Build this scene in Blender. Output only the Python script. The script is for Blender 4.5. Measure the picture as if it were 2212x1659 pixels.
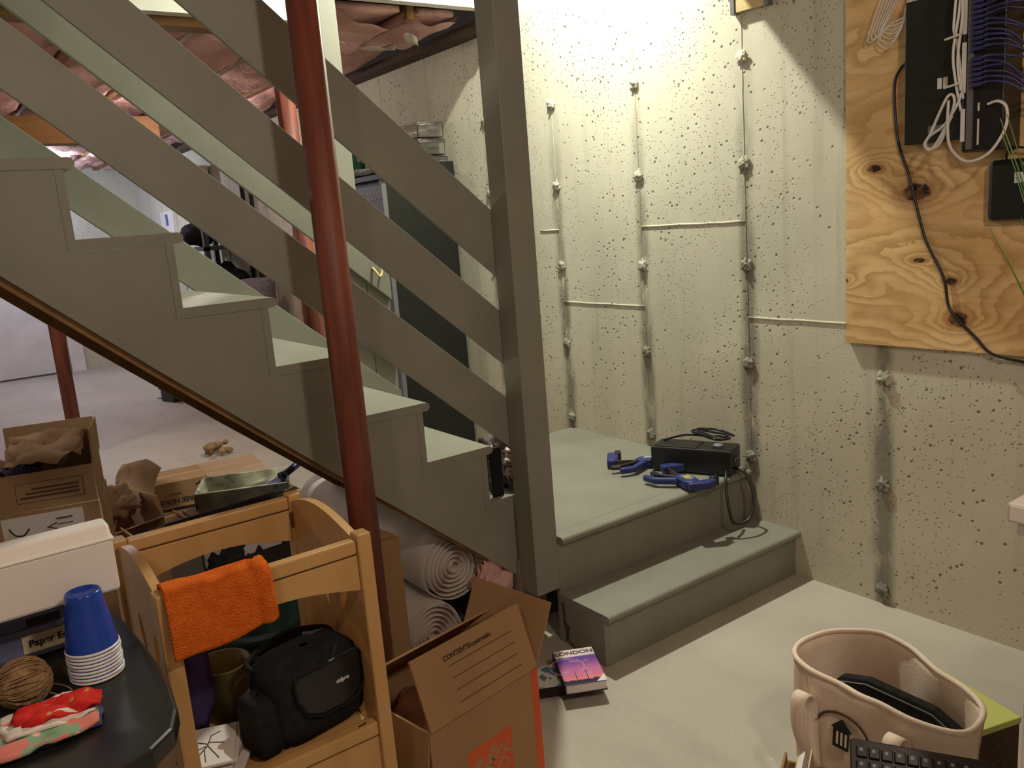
import bpy, bmesh, math, random
from mathutils import Vector, Matrix, noise
random.seed(7)
S = bpy.context.scene
for o in list(bpy.data.objects): bpy.data.objects.remove(o)
C = S.collection
PI = math.pi

# ------------------------------------------------------------------ camera
cam_d = bpy.data.cameras.new('camera'); cam = bpy.data.objects.new('camera', cam_d); C.objects.link(cam)
Rv = Vector((0.80507239, -0.58798651, -0.07829629)); Uv = Vector((0.17658326, 0.11155519, 0.97794365)); Fv = Vector((0.56628332, 0.80114125, -0.19363858))
cam.matrix_world = Matrix(((Rv.x, Uv.x, -Fv.x, 0), (Rv.y, Uv.y, -Fv.y, 0), (Rv.z, Uv.z, -Fv.z, 1.35), (0, 0, 0, 1)))
cam_d.sensor_width = 36; cam_d.lens = 1818.663 / 2212 * 36; cam_d.clip_start = .02; cam_d.clip_end = 60
S.camera = cam
# ------------------------------------------------------------------ world, exposure, lamps
wd = bpy.data.worlds.new('world'); S.world = wd; wd.use_nodes = True
wd.node_tree.nodes['Background'].inputs[0].default_value = (1, .86, .74, 1); wd.node_tree.nodes['Background'].inputs[1].default_value = .02
S.view_settings.view_transform = 'Standard'; S.view_settings.look = 'None'; S.view_settings.gamma = 1; S.view_settings.exposure = 0
S.view_settings.use_curve_mapping = False
def lamp(name, loc, power, col, radius=.06, kind='POINT', rot=None, size=None):
    d = bpy.data.lights.new(name, kind); d.energy = power; d.color = col
    if kind == 'POINT': d.shadow_soft_size = radius
    else: d.shape = 'DISK' if size[0] == size[1] else 'RECTANGLE'; d.size, d.size_y = size
    o = bpy.data.objects.new(name, d); C.objects.link(o); o.location = loc
    if rot: o.rotation_euler = rot
    return o
lamp('stairwell_lamp', (2.00, 2.54, 2.81), 56, (.985, 1, .81), kind='AREA', size=(.07, .07))
lamp('basement_lamp', (.72, -.25, 2.15), 44, (1, .86, .70), .07)
lamp('second_basement_lamp', (-.55, .1, 2.12), 17, (1, .84, .68), .07)
lamp('far_tube_lamp', (1.15, 8.9, 2.06), 48, (.78, .86, 1), .05)
lamp('back_tube_lamp', (1.05, 10.15, 1.98), 16, (.50, .68, 1), .08)
lamp('middle_fill', (-1.0, 4.9, 2.1), 48, (1, .84, .69), .08)  # added fill that lifts the mid floor, no known fixture
lamp('aisle_lamp', (1.55, 5.6, 2.1), 14, (1, .84, .78), .08)

# ------------------------------------------------------------------ helpers
class MB:
    def __init__(s): s.v = []; s.f = []; s.m = []
    def add(s, vs, fs, m=0):
        b = len(s.v); s.v += [Vector(v) for v in vs]; s.f += [tuple(i + b for i in f) for f in fs]; s.m += [m] * len(fs); return s
    def box(s, a, b, m=0, M=None):
        (x0, y0, z0), (x1, y1, z1) = a, b
        vs = [Vector(p) for p in ((x0,y0,z0),(x1,y0,z0),(x1,y1,z0),(x0,y1,z0),(x0,y0,z1),(x1,y0,z1),(x1,y1,z1),(x0,y1,z1))]
        if M: vs = [M @ v for v in vs]
        return s.add(vs, [(0,3,2,1),(4,5,6,7),(0,1,5,4),(1,2,6,5),(2,3,7,6),(3,0,4,7)], m)
    def prism(s, poly, axis, a, b, m=0):
        n = len(poly)
        def P(p, t): return {'X': (t, p[0], p[1]), 'Y': (p[0], t, p[1]), 'Z': (p[0], p[1], t)}[axis]
        vs = [P(p, a) for p in poly] + [P(p, b) for p in poly]
        fs = [tuple(range(n)), tuple(range(2*n-1, n-1, -1))] + [(i, n+i, n+(i+1) % n, (i+1) % n) for i in range(n)]
        return s.add(vs, fs, m)
    def tube(s, pts, r, n=8, m=0, caps=True, r_end=None):
        pts = [Vector(p) for p in pts]; k = len(pts); vs = []; prev = None
        for i, p in enumerate(pts):
            t = (pts[min(i+1, k-1)] - pts[max(i-1, 0)])
            if t.length < 1e-9: t = Vector((0, 0, 1))
            t.normalize()
            if prev is None:
                u = t.orthogonal().normalized()
            else:
                u = prev - t * prev.dot(t)
                u = u.normalized() if u.length > 1e-6 else t.orthogonal().normalized()
            prev = u; w = t.cross(u)
            rr = r if r_end is None else r + (r_end - r) * i / (k - 1)
            for j in range(n):
                a = 2*PI*j/n; vs.append(p + (u*math.cos(a) + w*math.sin(a)) * rr)
        fs = [(i*n+j, i*n+(j+1) % n, (i+1)*n+(j+1) % n, (i+1)*n+j) for i in range(k-1) for j in range(n)]
        if caps: fs += [tuple(range(n-1, -1, -1)), tuple(range((k-1)*n, k*n))]
        return s.add(vs, fs, m)
    def lathe(s, prof, c=(0, 0, 0), n=32, m=0, close=True):
        vs = [(c[0]+r*math.cos(2*PI*j/n), c[1]+r*math.sin(2*PI*j/n), c[2]+z) for r, z in prof for j in range(n)]
        k = len(prof)
        fs = [(i*n+j, i*n+(j+1) % n, (i+1)*n+(j+1) % n, (i+1)*n+j) for i in range(k-1) for j in range(n)]
        if close: fs += [tuple(range(n-1, -1, -1)), tuple(range((k-1)*n, k*n))]
        return s.add(vs, fs, m)
    def grid(s, fn, nu, nv, m=0, wrap=False):
        vs = [fn(i/(nu if wrap else nu-1), j/(nv-1)) for j in range(nv) for i in range(nu)]
        e = nu if wrap else nu-1
        fs = [(j*nu+i, j*nu+(i+1) % nu, (j+1)*nu+(i+1) % nu, (j+1)*nu+i) for j in range(nv-1) for i in range(e)]
        return s.add(vs, fs, m)
    def blob(s, c, r, amp=.25, freq=2, seg=14, ring=9, sc=(1, 1, 1), seed=0, m=0):
        def fn(u, v):
            a = 2*PI*u; b = PI*(v*.998+.001)
            d = Vector((math.sin(b)*math.cos(a), math.sin(b)*math.sin(a), -math.cos(b)))
            k = r*(1 + amp*noise.noise(d*freq + Vector((seed*7.3, seed*3.1, seed))))
            return (c[0]+d.x*k*sc[0], c[1]+d.y*k*sc[1], c[2]+d.z*k*sc[2])
        return s.grid(fn, seg, ring, m, wrap=True)
    def xf(s, M):
        s.v = [M @ v for v in s.v]; return s
    def build(s, name, mats, parent=None, smooth=False, bevel=0, subsurf=0, solid=0, world=False):
        me = bpy.data.meshes.new(name)
        vs = s.v
        if world and parent is not None:
            off = parent.location if parent.parent is None else parent.parent.location
            vs = [v - off for v in vs]
        me.from_pydata([tuple(v) for v in vs], [], s.f)
        if not isinstance(mats, (list, tuple)): mats = [mats]
        for m in mats: me.materials.append(m)
        for p, i in zip(me.polygons, s.m): p.material_index = i; p.use_smooth = smooth
        bm = bmesh.new(); bm.from_mesh(me); bmesh.ops.recalc_face_normals(bm, faces=bm.faces); bm.to_mesh(me); bm.free()
        o = bpy.data.objects.new(name, me); C.objects.link(o)
        if parent: o.parent = parent
        if solid:
            md = o.modifiers.new('solid', 'SOLIDIFY'); md.thickness = solid; md.offset = 0
        if bevel:
            md = o.modifiers.new('bevel', 'BEVEL'); md.width = bevel; md.segments = 2; md.limit_method = 'ANGLE'; md.angle_limit = .6
        if subsurf:
            md = o.modifiers.new('sub', 'SUBSURF'); md.levels = subsurf; md.render_levels = subsurf
        return o
def curve_mesh(name, splines, depth, mat, parent, M, bev=0):
    # filled 2D outline with holes, extruded
    cu = bpy.data.curves.new('tmp', 'CURVE'); cu.dimensions = '2D'; cu.fill_mode = 'BOTH'; cu.extrude = depth/2; cu.bevel_depth = bev
    for sp in splines:
        q = cu.splines.new('POLY'); q.points.add(len(sp)-1)
        for p, (x, y) in zip(q.points, sp): p.co = (x, y, 0, 1)
        q.use_cyclic_u = True
    return from_curve(name, cu, mat, parent, M)
def from_curve(name, cu, mat, parent, M):
    t = bpy.data.objects.new('tmp', cu); C.objects.link(t); bpy.context.view_layer.update()
    me = bpy.data.meshes.new_from_object(t.evaluated_get(bpy.context.evaluated_depsgraph_get()))
    bpy.data.objects.remove(t); bpy.data.curves.remove(cu)
    me.transform(M); me.materials.clear(); me.materials.append(mat); me.name = name
    o = bpy.data.objects.new(name, me); C.objects.link(o)
    if parent: o.parent = parent
    return o
def text(name, body, size, mat, parent, M, ext=.0003, align='CENTER', spacing=1, bold=0):
    cu = bpy.data.curves.new('tmp', 'FONT'); cu.body = body; cu.size = size; cu.extrude = ext; cu.align_x = align; cu.align_y = 'CENTER'; cu.space_line = .8; cu.space_character = spacing; cu.offset = bold
    return from_curve(name, cu, mat, parent, M)
def frame(o, x, y, z=None):
    x = Vector(x).normalized(); y = Vector(y).normalized(); z = x.cross(y).normalized() if z is None else Vector(z)
    return Matrix(((x.x, y.x, z.x, o[0]), (x.y, y.y, z.y, o[1]), (x.z, y.z, z.z, o[2]), (0, 0, 0, 1)))
def thing(name, label, cat, loc=(0, 0, 0), rotz=0, group=None):
    o = bpy.data.objects.new(name, None); C.objects.link(o); o.empty_display_size = .05
    o.location = loc; o.rotation_euler = (0, 0, rotz); o['label'] = label; o['category'] = cat
    if group: o['group'] = group
    return o
def tag(o, label, cat, group=None):
    o['label'] = label; o['category'] = cat
    if group: o['group'] = group
    return o
def structure(o): o['kind'] = 'structure'; return o
def lerp(a, b, t): return a + (b - a) * t
def spline(pts, n=6):
    P = [Vector(p) for p in pts]; out = []
    for i in range(len(P)-1):
        p0 = P[max(i-1, 0)]; p1 = P[i]; p2 = P[i+1]; p3 = P[min(i+2, len(P)-1)]
        for k in range(n):
            t = k/n
            out.append(.5*((2*p1) + (p2-p0)*t + (2*p0-5*p1+4*p2-p3)*t*t + (3*p1-p0-3*p2+p3)*t*t*t))
    return out + [P[-1]]

# ------------------------------------------------------------------ materials
def node(nt, t, **kw):
    n = nt.nodes.new(t)
    for k, v in kw.items():
        if k.startswith('i_'): n.inputs[int(k[2:])].default_value = v
        else: setattr(n, k, v)
    return n
def c4(c): return (c[0], c[1], c[2], 1)
def base(name, rough=.6, metal=0, spec=.5):
    m = bpy.data.materials.new(name); m.use_nodes = True; nt = m.node_tree; b = nt.nodes['Principled BSDF']
    b.inputs['Roughness'].default_value = rough; b.inputs['Metallic'].default_value = metal
    b.inputs['Specular IOR Level'].default_value = spec
    return m, nt, b
def mat(name, col, col2=None, rough=.6, scale=8, stretch=(1, 1, 1), bump=0, bscale=80, metal=0, spec=.4, lo=.35, hi=.65, detail=4):
    m, nt, b = base(name, rough, metal, spec)
    if col2 is None: col2 = tuple(c*.86 for c in col)
    tc = node(nt, 'ShaderNodeTexCoord'); mp = node(nt, 'ShaderNodeMapping'); mp.inputs['Scale'].default_value = stretch
    nt.links.new(tc.outputs['Object'], mp.inputs[0])
    nz = node(nt, 'ShaderNodeTexNoise'); nz.inputs['Scale'].default_value = scale; nz.inputs['Detail'].default_value = detail
    nt.links.new(mp.outputs[0], nz.inputs['Vector'])
    rp = node(nt, 'ShaderNodeValToRGB'); rp.color_ramp.elements[0].position = lo; rp.color_ramp.elements[0].color = c4(col2)
    rp.color_ramp.elements[1].position = hi; rp.color_ramp.elements[1].color = c4(col)
    nt.links.new(nz.outputs['Fac'], rp.inputs[0]); nt.links.new(rp.outputs[0], b.inputs['Base Color'])
    if bump:
        n2 = node(nt, 'ShaderNodeTexNoise'); n2.inputs['Scale'].default_value = bscale; n2.inputs['Detail'].default_value = 3
        nt.links.new(mp.outputs[0], n2.inputs['Vector'])
        bp = node(nt, 'ShaderNodeBump'); bp.inputs['Strength'].default_value = bump; bp.inputs['Distance'].default_value = .01
        nt.links.new(n2.outputs['Fac'], bp.inputs['Height']); nt.links.new(bp.outputs[0], b.inputs['Normal'])
    return m
def mth(nt, op, a, b=None, clamp=False):
    n = nt.nodes.new('ShaderNodeMath'); n.operation = op; n.use_clamp = clamp
    for i, x in enumerate((a, b)):
        if x is None: continue
        if isinstance(x, (int, float)): n.inputs[i].default_value = x
        else: nt.links.new(x, n.inputs[i])
    return n.outputs[0]
def mixc(nt, fac, a, b):
    n = nt.nodes.new('ShaderNodeMix'); n.data_type = 'RGBA'
    for i, x in ((0, fac), (6, a), (7, b)):
        if isinstance(x, (int, float)): n.inputs[i].default_value = x
        elif isinstance(x, tuple): n.inputs[i].default_value = c4(x)
        else: nt.links.new(x, n.inputs[i])
    return n.outputs[2]
def noise_tex(nt, vec, scale, stretch=(1, 1, 1), detail=4, rough=.55):
    mp = node(nt, 'ShaderNodeMapping'); mp.inputs['Scale'].default_value = stretch; nt.links.new(vec, mp.inputs[0])
    n = node(nt, 'ShaderNodeTexNoise'); n.inputs['Scale'].default_value = scale; n.inputs['Detail'].default_value = detail; n.inputs['Roughness'].default_value = rough
    nt.links.new(mp.outputs[0], n.inputs['Vector']); return n.outputs['Fac']
def smooth(nt, x, a, b):
    n = nt.nodes.new('ShaderNodeMapRange'); n.interpolation_type = 'SMOOTHSTEP'
    nt.links.new(x, n.inputs[0]); n.inputs[1].default_value = a; n.inputs[2].default_value = b; n.inputs[3].default_value = 0; n.inputs[4].default_value = 1
    return n.outputs[0]

def concrete_wall():
    m, nt, b = base('poured_concrete', .85, 0, .2)
    tc = node(nt, 'ShaderNodeTexCoord'); v = tc.outputs['Object']
    sx = node(nt, 'ShaderNodeSeparateXYZ'); nt.links.new(v, sx.inputs[0]); y = sx.outputs['Y']; z = sx.outputs['Z']
    big = noise_tex(nt, v, 1.6, (1, 1, .6), 5); fine = noise_tex(nt, v, 14, (1, 1, .5), 6, .65)
    col = mixc(nt, smooth(nt, big, .35, .7), (.51, .485, .40), (.60, .57, .47))
    col = mixc(nt, mth(nt, 'MULTIPLY', smooth(nt, fine, .45, .8), .35), col, (.66, .64, .54))
    # lower lift of the pour is browner, with pale efflorescence
    low = smooth(nt, mth(nt, 'ADD', z, mth(nt, 'MULTIPLY', mth(nt, 'SUBTRACT', big, .5), .8)), 1.0, .55)
    col = mixc(nt, mth(nt, 'MULTIPLY', low, .7), col, (.55, .49, .385))
    eff = mth(nt, 'MULTIPLY', smooth(nt, noise_tex(nt, v, 9, (1, 1, .35), 7, .7), .56, .72), mth(nt, 'MULTIPLY', low, .55))
    col = mixc(nt, eff, col, (.66, .55, .38))
    # stains running down the lines of form ties
    fr = mth(nt, 'ABSOLUTE', mth(nt, 'SUBTRACT', mth(nt, 'FRACT', mth(nt, 'ADD', mth(nt, 'DIVIDE', mth(nt, 'SUBTRACT', y, 1.434), .519), .5)), .5))
    wob = mth(nt, 'ADD', fr, mth(nt, 'MULTIPLY', mth(nt, 'SUBTRACT', noise_tex(nt, v, 7, (1, 1, .5), 5), .5), .12))
    st = mth(nt, 'MULTIPLY', smooth(nt, wob, .10, .02), mth(nt, 'MULTIPLY', smooth(nt, noise_tex(nt, v, 5, (1, 2.5, 1), 6, .7),   .30, .55), .9))
    col = mixc(nt, mth(nt, 'MULTIPLY', st, smooth(nt, z, 2.2, .9)), col, (.20, .19, .15))
    streak = mth(nt, 'MULTIPLY', smooth(nt, noise_tex(nt, v, 16, (1, 1, .06), 4), .55, .75), .3)
    col = mixc(nt, streak, col, (.34, .32, .26))
    # air pockets
    w = node(nt, 'ShaderNodeTexVoronoi'); w.inputs['Scale'].default_value = 31; nt.links.new(v, w.inputs['Vector'])
    pit = mth(nt, 'MULTIPLY', smooth(nt, w.outputs['Distance'], .20, .10), smooth(nt, noise_tex(nt, v, 3, (1, 1, 1), 3), .40, .54))
    w2 = node(nt, 'ShaderNodeTexVoronoi'); w2.inputs['Scale'].default_value = 70; nt.links.new(v, w2.inputs['Vector'])
    pit2 = mth(nt, 'MULTIPLY', smooth(nt, w2.outputs['Distance'], .22, .12), smooth(nt, noise_tex(nt, v, 4, (1, 1, 1), 3), .40, .55))
    pp = mth(nt, 'MAXIMUM', pit, pit2)
    col = mixc(nt, mth(nt, 'MULTIPLY', pp, .8), col, (.10, .09, .07))
    nt.links.new(col, b.inputs['Base Color'])
    bp = node(nt, 'ShaderNodeBump'); bp.inputs['Strength'].default_value = .5; bp.inputs['Distance'].default_value = .006
    nt.links.new(mth(nt, 'SUBTRACT', mth(nt, 'MULTIPLY', fine, .3), pp), bp.inputs['Height']); nt.links.new(bp.outputs[0], b.inputs['Normal'])
    return m
def floor_mat():
    m, nt, b = base('smooth_concrete_floor', .55, 0, .35)
    v = node(nt, 'ShaderNodeTexCoord').outputs['Object']
    col = mixc(nt, smooth(nt, noise_tex(nt, v, 1.1, (1, .5, 1), 5), .35, .7), (.42, .38, .33), (.54, .50, .425))
    col = mixc(nt, mth(nt, 'MULTIPLY', smooth(nt, noise_tex(nt, v, 5, (1, .35, 1), 6, .7), .5, .75), .35), col, (.29, .26, .24))
    sp = node(nt, 'ShaderNodeTexVoronoi'); sp.inputs['Scale'].default_value = 9; nt.links.new(v, sp.inputs['Vector'])
    col = mixc(nt, mth(nt, 'MULTIPLY', smooth(nt, sp.outputs['Distance'], .05, .03), .6), col, (.62, .60, .52))
    nt.links.new(col, b.inputs['Base Color'])
    return m
def plywood():
    m, nt, b = base('knotty_plywood', .5, 0, .35)
    v = node(nt, 'ShaderNodeTexCoord').outputs['Object']
    sx = node(nt, 'ShaderNodeSeparateXYZ'); nt.links.new(v, sx.inputs[0]); y = sx.outputs['Y']; z = sx.outputs['Z']
    n1 = noise_tex(nt, v, 2.6, (1, .8, 1.9), 3, .5)
    h = mth(nt, 'ADD', mth(nt, 'MULTIPLY', n1, 9), mth(nt, 'MULTIPLY', z, 5))
    knots = [(1.329, 1.33, .046, .027), (1.201, .964, .031, .023), (1.459, 1.407, .023, .011), (1.319, 1.133, .020, .007), (1.223, 1.073, .018, .011), (1.556, 1.07, .008, .006)]
    kall = None; rim = None
    for ky, kz, a, c in knots:
        dy = mth(nt, 'DIVIDE', mth(nt, 'SUBTRACT', y, ky), a); dz = mth(nt, 'DIVIDE', mth(nt, 'SUBTRACT', z, kz), c)
        d = mth(nt, 'SQRT', mth(nt, 'ADD', mth(nt, 'MULTIPLY', dy, dy), mth(nt, 'MULTIPLY', dz, dz)))
        d = mth(nt, 'ADD', d, mth(nt, 'MULTIPLY', mth(nt, 'SUBTRACT', noise_tex(nt, v, 60, (1, 1, 1), 3), .5), .7))
        h = mth(nt, 'ADD', h, mth(nt, 'DIVIDE', 7.0, mth(nt, 'ADD', mth(nt, 'MULTIPLY', d, .45), 1)))
        k = smooth(nt, d, 1.05, .75); kall = k if kall is None else mth(nt, 'MAXIMUM', kall, k)
        r = smooth(nt, d, 2.2, .9); rim = r if rim is None else mth(nt, 'MAXIMUM', rim, r)
    rings = mth(nt, 'FRACT', mth(nt, 'MULTIPLY', mth(nt, 'ADD', h, mth(nt, 'MULTIPLY', noise_tex(nt, v, 11, (1, .6, 1.6), 4, .6), 1.1)), .95))
    g = mth(nt, 'MULTIPLY', smooth(nt, rings, .25, .92), smooth(nt, rings, 1.0, .93))
    col = mixc(nt, smooth(nt, noise_tex(nt, v, 5, (1, 1, 3), 4), .3, .7), (.70, .45, .20), (.80, .55, .28))
    col = mixc(nt, mth(nt, 'MULTIPLY', g, mth(nt, 'ADD', .22, mth(nt, 'MULTIPLY', smooth(nt, n1, .35, .65), .45))), col, (.40, .215, .075))
    fib = noise_tex(nt, v, 90, (1, .06, 1), 3)
    col = mixc(nt, mth(nt, 'MULTIPLY', smooth(nt, fib, .5, .8), .35), col, (.42, .22, .07))
    col = mixc(nt, mth(nt, 'MULTIPLY', rim, .55), col, (.26, .10, .03))
    kc = mixc(nt, smooth(nt, noise_tex(nt, v, 45, (1, 1, 1), 4), .42, .6), (.02, .012, .008), (.19, .09, .03))
    col = mixc(nt, kall, col, kc)
    nt.links.new(col, b.inputs['Base Color'])
    return m
def cloth_print(name, c1, c2, c3, scale):
    m, nt, b = base(name, .9, 0, .1)
    v = node(nt, 'ShaderNodeTexCoord').outputs['Object']
    w = node(nt, 'ShaderNodeTexVoronoi'); w.inputs['Scale'].default_value = scale; nt.links.new(v, w.inputs['Vector'])
    sp = node(nt, 'ShaderNodeSeparateColor'); nt.links.new(w.outputs['Color'], sp.inputs[0])
    col = mixc(nt, smooth(nt, sp.outputs[0], .55, .6), c1, c2)
    col = mixc(nt, mth(nt, 'MULTIPLY', smooth(nt, w.outputs['Distance'], .25, .18), smooth(nt, sp.outputs[1], .5, .55)), col, c3)
    nt.links.new(col, b.inputs['Base Color']); return m

M = dict(
 concrete=concrete_wall(), floor=floor_mat(), ply=plywood(),
 paint=mat('worn_grey_green_paint', (.245, .240, .202), (.215, .210, .176), .5, 5, bump=.04, bscale=40, spec=.35),
 paint_shaded=mat('grey_green_paint_shaded', (.235, .222, .182), (.20, .19, .155), .5, 5, spec=.35),  # darker copy of the stair paint, shade of the step side in its colour
 rawwood=mat('raw_framing_lumber', (.30, .165, .065), (.20, .10, .04), .7, 20, (1, 1, .3)),
 lumber=mat('pale_lumber', (.62, .47, .24), (.50, .36, .17), .65, 18, (.4, .4, 2)),
 beam=mat('amber_beam_wood', (.25, .13, .04), (.18, .085, .022), .6, 12, (.2, 1, 2)),
 redsteel=mat('red_oxide_primer', (.25, .068, .042), (.10, .03, .022), .5, 26, (1, 1, .10), spec=.4, bump=.08, bscale=60),
 batt=mat('pink_fibreglass', (.76, .48, .45), (.50, .29, .26), .95, 5, bump=1.0, bscale=30, spec=.05),
 battpaper=mat('batt_edge_brown', (.18, .10, .08), None, .9),
 kraft=mat('insulation_facing_paper', (.55, .49, .45), (.46, .41, .38), .6, 6),
 drywall=mat('white_drywall', (.78, .76, .70), (.74, .72, .66), .8, 6),
 door=mat('white_door_paint', (.72, .68, .66), None, .45, 4),
 blackmetal=mat('black_steel', (.016, .018, .016), (.012, .013, .012), .4, 30, spec=.4),
 greymetal=mat('grey_steel', (.16, .16, .18), None, .45, 20),
 blackplastic=mat('black_plastic', (.014, .013, .014), None, .35, 30, spec=.5),
 blackfabric=mat('black_nylon_cloth', (.012, .011, .012), (.02, .019, .02), .85, 60, bump=.2, bscale=300, spec=.15),
 darktop=mat('black_table_lacquer', (.010, .010, .011), (.016, .015, .014), .28, 12, spec=.5),
 card=mat('brown_cardboard', (.34, .205, .105), (.29, .17, .085), .8, 5, (1, 1, .3), spec=.15),
 card2=mat('tan_cardboard', (.40, .26, .15), (.34, .21, .115), .8, 5, spec=.15),
 cardlight=mat('pinkish_cardboard', (.44, .30, .21), (.38, .25, .17), .8, 6, spec=.15),
 carddark=mat('old_brown_cardboard', (.20, .12, .06), (.16, .09, .045), .8, 6, spec=.15),
 orange=mat('orange_print', (.62, .10, .03), (.55, .085, .025), .7, 10),
 ink=mat('black_ink', (.02, .017, .015), None, .8), greyink=mat('brown_grey_ink', (.10, .065, .04), None, .8),
 maple=mat('honey_maple', (.54, .32, .13), (.46, .26, .095), .32, 14, (1, 1, .2), spec=.45),
 maple_dark=mat('maple_groove', (.12, .05, .015), None, .6),
 towel=mat('orange_terry', (.92, .20, .03), (.80, .15, .02), .95, 50, bump=.9, bscale=400, spec=.05),
 cup=mat('blue_cup_plastic', (.012, .055, .38), (.012, .05, .34), .2, 8, spec=.5), cupwhite=mat('white_cup_lip', (.75, .74, .76), None, .3, 8),
 white=mat('white_plastic', (.78, .74, .69), (.74, .70, .65), .45, 3), whitecable=mat('white_cable', (.78, .75, .72), None, .4),
 bluecable=mat('violet_blue_cable', (.045, .045, .16), (.03, .03, .11), .45, 12), bin=mat('smoky_violet_plastic', (.15, .15, .26), (.12, .12, .22), .2, 6, spec=.6),
 labelpaper=mat('cream_paper_label', (.62, .52, .33), None, .8), paper=mat('white_paper', (.72, .68, .68), (.68, .64, .64), .8, 4),
 twine=mat('jute_twine', (.34, .21, .11), (.22, .13, .06), .95, 60, bump=.5, bscale=200), canvas=mat('cream_canvas', (.86, .72, .60), (.80, .66, .55), .9, 25, bump=.25, bscale=500, spec=.1),
 canvas_in=mat('cream_canvas_seam', (.66, .52, .42), None, .9, 20), lime=mat('yellow_green_lid', (.55, .56, .16), (.50, .52, .14), .5, 6), rattan=mat('dark_brown_weave', (.10, .055, .03), (.05, .027, .015), .8, 60, (1, 1, 3), bump=.5, bscale=150),
 green=mat('dark_green_plastic', (.010, .032, .026), None, .45, 8), purple=mat('deep_purple_cloth', (.05, .025, .12), (.035, .018, .09), .85, 10), olive=mat('olive_tub', (.24, .20, .08), None, .6),
 clampblue=mat('blue_clamp_resin', (.022, .034, .17), None, .4, 8), clampgrey=mat('grey_clamp_body', (.20, .22, .28), None, .4, 8), yellow=mat('yellow_sticker', (.75, .45, .03), None, .5), steelbar=mat('dark_steel_bar', (.10, .08, .06), None, .35, 10, metal=.6),
 tray=mat('paint_caked_tray', (.42, .44, .32), (.22, .22, .17), .6, 16, lo=.4, hi=.55), traymetal=mat('scuffed_tray_metal', (.20, .19, .16), (.10, .095, .08), .35, 14, metal=.5), foil=mat('crinkled_silver_film', (.42, .36, .34), (.16, .10, .10), .25, 12, metal=.3, bump=1, bscale=30),
 brushblue=mat('dark_blue_handle', (.012, .016, .06), None, .35), grass=mat('green_blade', (.06, .16, .035), (.10, .20, .05), .5, 30), pot=mat('white_glazed_pot', (.7, .68, .64), None, .3),
 cloth_red=cloth_print('red_floral_print', (.55, .03, .025), (.48, .02, .02), (.45, .32, .10), 60), cloth_patch=cloth_print('green_pink_patch_print', (.22, .34, .22), (.62, .20, .16), (.70, .42, .34), 45), cloth_white=mat('white_batting', (.70, .62, .58), None, .95, 20), cloth_navy=mat('navy_cloth_edge', (.05, .05, .13), None, .9),
 zebra=cloth_print('black_white_pattern_cloth', (.02, .02, .025), (.42, .38, .40), (.03, .03, .03), 40),
 purplebook=None, gap=mat('black_void', (.006, .006, .006), None, .9), dust=mat('dusty_grey_cloth', (.22, .21, .23), (.12, .12, .13), .9, 60))
del M['purplebook']
def clear_plastic(name, tint, alpha):
    m, nt, b = base(name, .08, 0, .5)
    b.inputs['Base Color'].default_value = c4(tint); b.inputs['Transmission Weight'].default_value = alpha; b.inputs['IOR'].default_value = 1.15
    return m
M['clear'] = clear_plastic('clear_plastic', (.93, .93, .88), .96)
def book_cover():
    m, nt, b = base('london_sunset_cover', .3, 0, .5)
    v = node(nt, 'ShaderNodeTexCoord').outputs['Object']
    sx = node(nt, 'ShaderNodeSeparateXYZ'); nt.links.new(v, sx.inputs[0]); y = sx.outputs['Y']; x = sx.outputs['X']
    col = mixc(nt, smooth(nt, y, -.085, -.03), (.80, .22, .20), (.55, .16, .38))
    col = mixc(nt, smooth(nt, y, -.03, .035), col, (.16, .07, .34))
    col = mixc(nt, smooth(nt, noise_tex(nt, v, 30, (1, 2, 1), 4), .55, .75), col, (.62, .30, .42))
    sky = mth(nt, 'ADD', mth(nt, 'MULTIPLY', noise_tex(nt, v, 55, (1, .15, 1), 4), .03), -.092)
    col = mixc(nt, smooth(nt, mth(nt, 'SUBTRACT', y, sky), .004, 0.0), col, (.03, .02, .06))
    col = mixc(nt, smooth(nt, y, .050, .056), col, (.72, .66, .68))
    nt.links.new(col, b.inputs['Base Color']); return m
M['bookcover'] = book_cover()

# ================================================================== THE SETTING
W = 2.445                                     # face of the concrete wall beside the stairs
structure(MB().box((-3.2, -3, -.15), (W+.2, 11.1, 0)).build('floor', M['floor']))
wr = structure(MB().box((W, -3, 0), (W+.2, 11.1, 2.24)).build('wall_right', M['concrete']))
structure(MB().box((W+.03, 2.02, 2.24), (W+.2, 3.30, 4.6)).build('wall_stairwell', M['drywall']))
structure(MB().box((-3.2, 10.85, 0), (W, 11.05, 2.33)).build('wall_back', M['concrete']))
structure(MB().box((-3.2, -3, 0), (-3.0, 10.85, 2.5)).build('wall_left', M['concrete']))
structure(MB().box((-3.0, -3.0, 0), (W, -2.8, 2.5)).build('wall_front', M['drywall']))
# subfloor above, with the stair opening left out
ce = MB()
ce.box((-3.2, -3, 2.50), (W+.2, 2.02, 2.54)); ce.box((-3.2, 3.34, 2.50), (W+.2, 11.1, 2.54)); ce.box((-3.2, 2.02, 2.50), (-1.6, 3.34, 2.54))
structure(ce.build('ceiling', M['rawwood']))
structure(MB().box((-1.7, 2.02, 4.6), (W+.2, 3.34, 4.65)).build('ceiling_stairwell', M['drywall']))
far = MB(); far.box((1.47, 3.285, 2.275), (W+.03, 3.34, 4.6)); far.box((-1.6, 3.285, 2.165), (1.47, 3.34, 4.6))
structure(far.build('wall_stairwell_far', M['drywall']))
structure(MB().box((-1.6, 2.015, 2.175), (W+.03, 2.06, 4.6)).build('wall_stairwell_near', M['drywall']))
structure(MB().box((-1.65, 2.06, 2.4), (-1.6, 3.285, 4.6)).build('wall_stairwell_left', M['drywall']))
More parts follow.
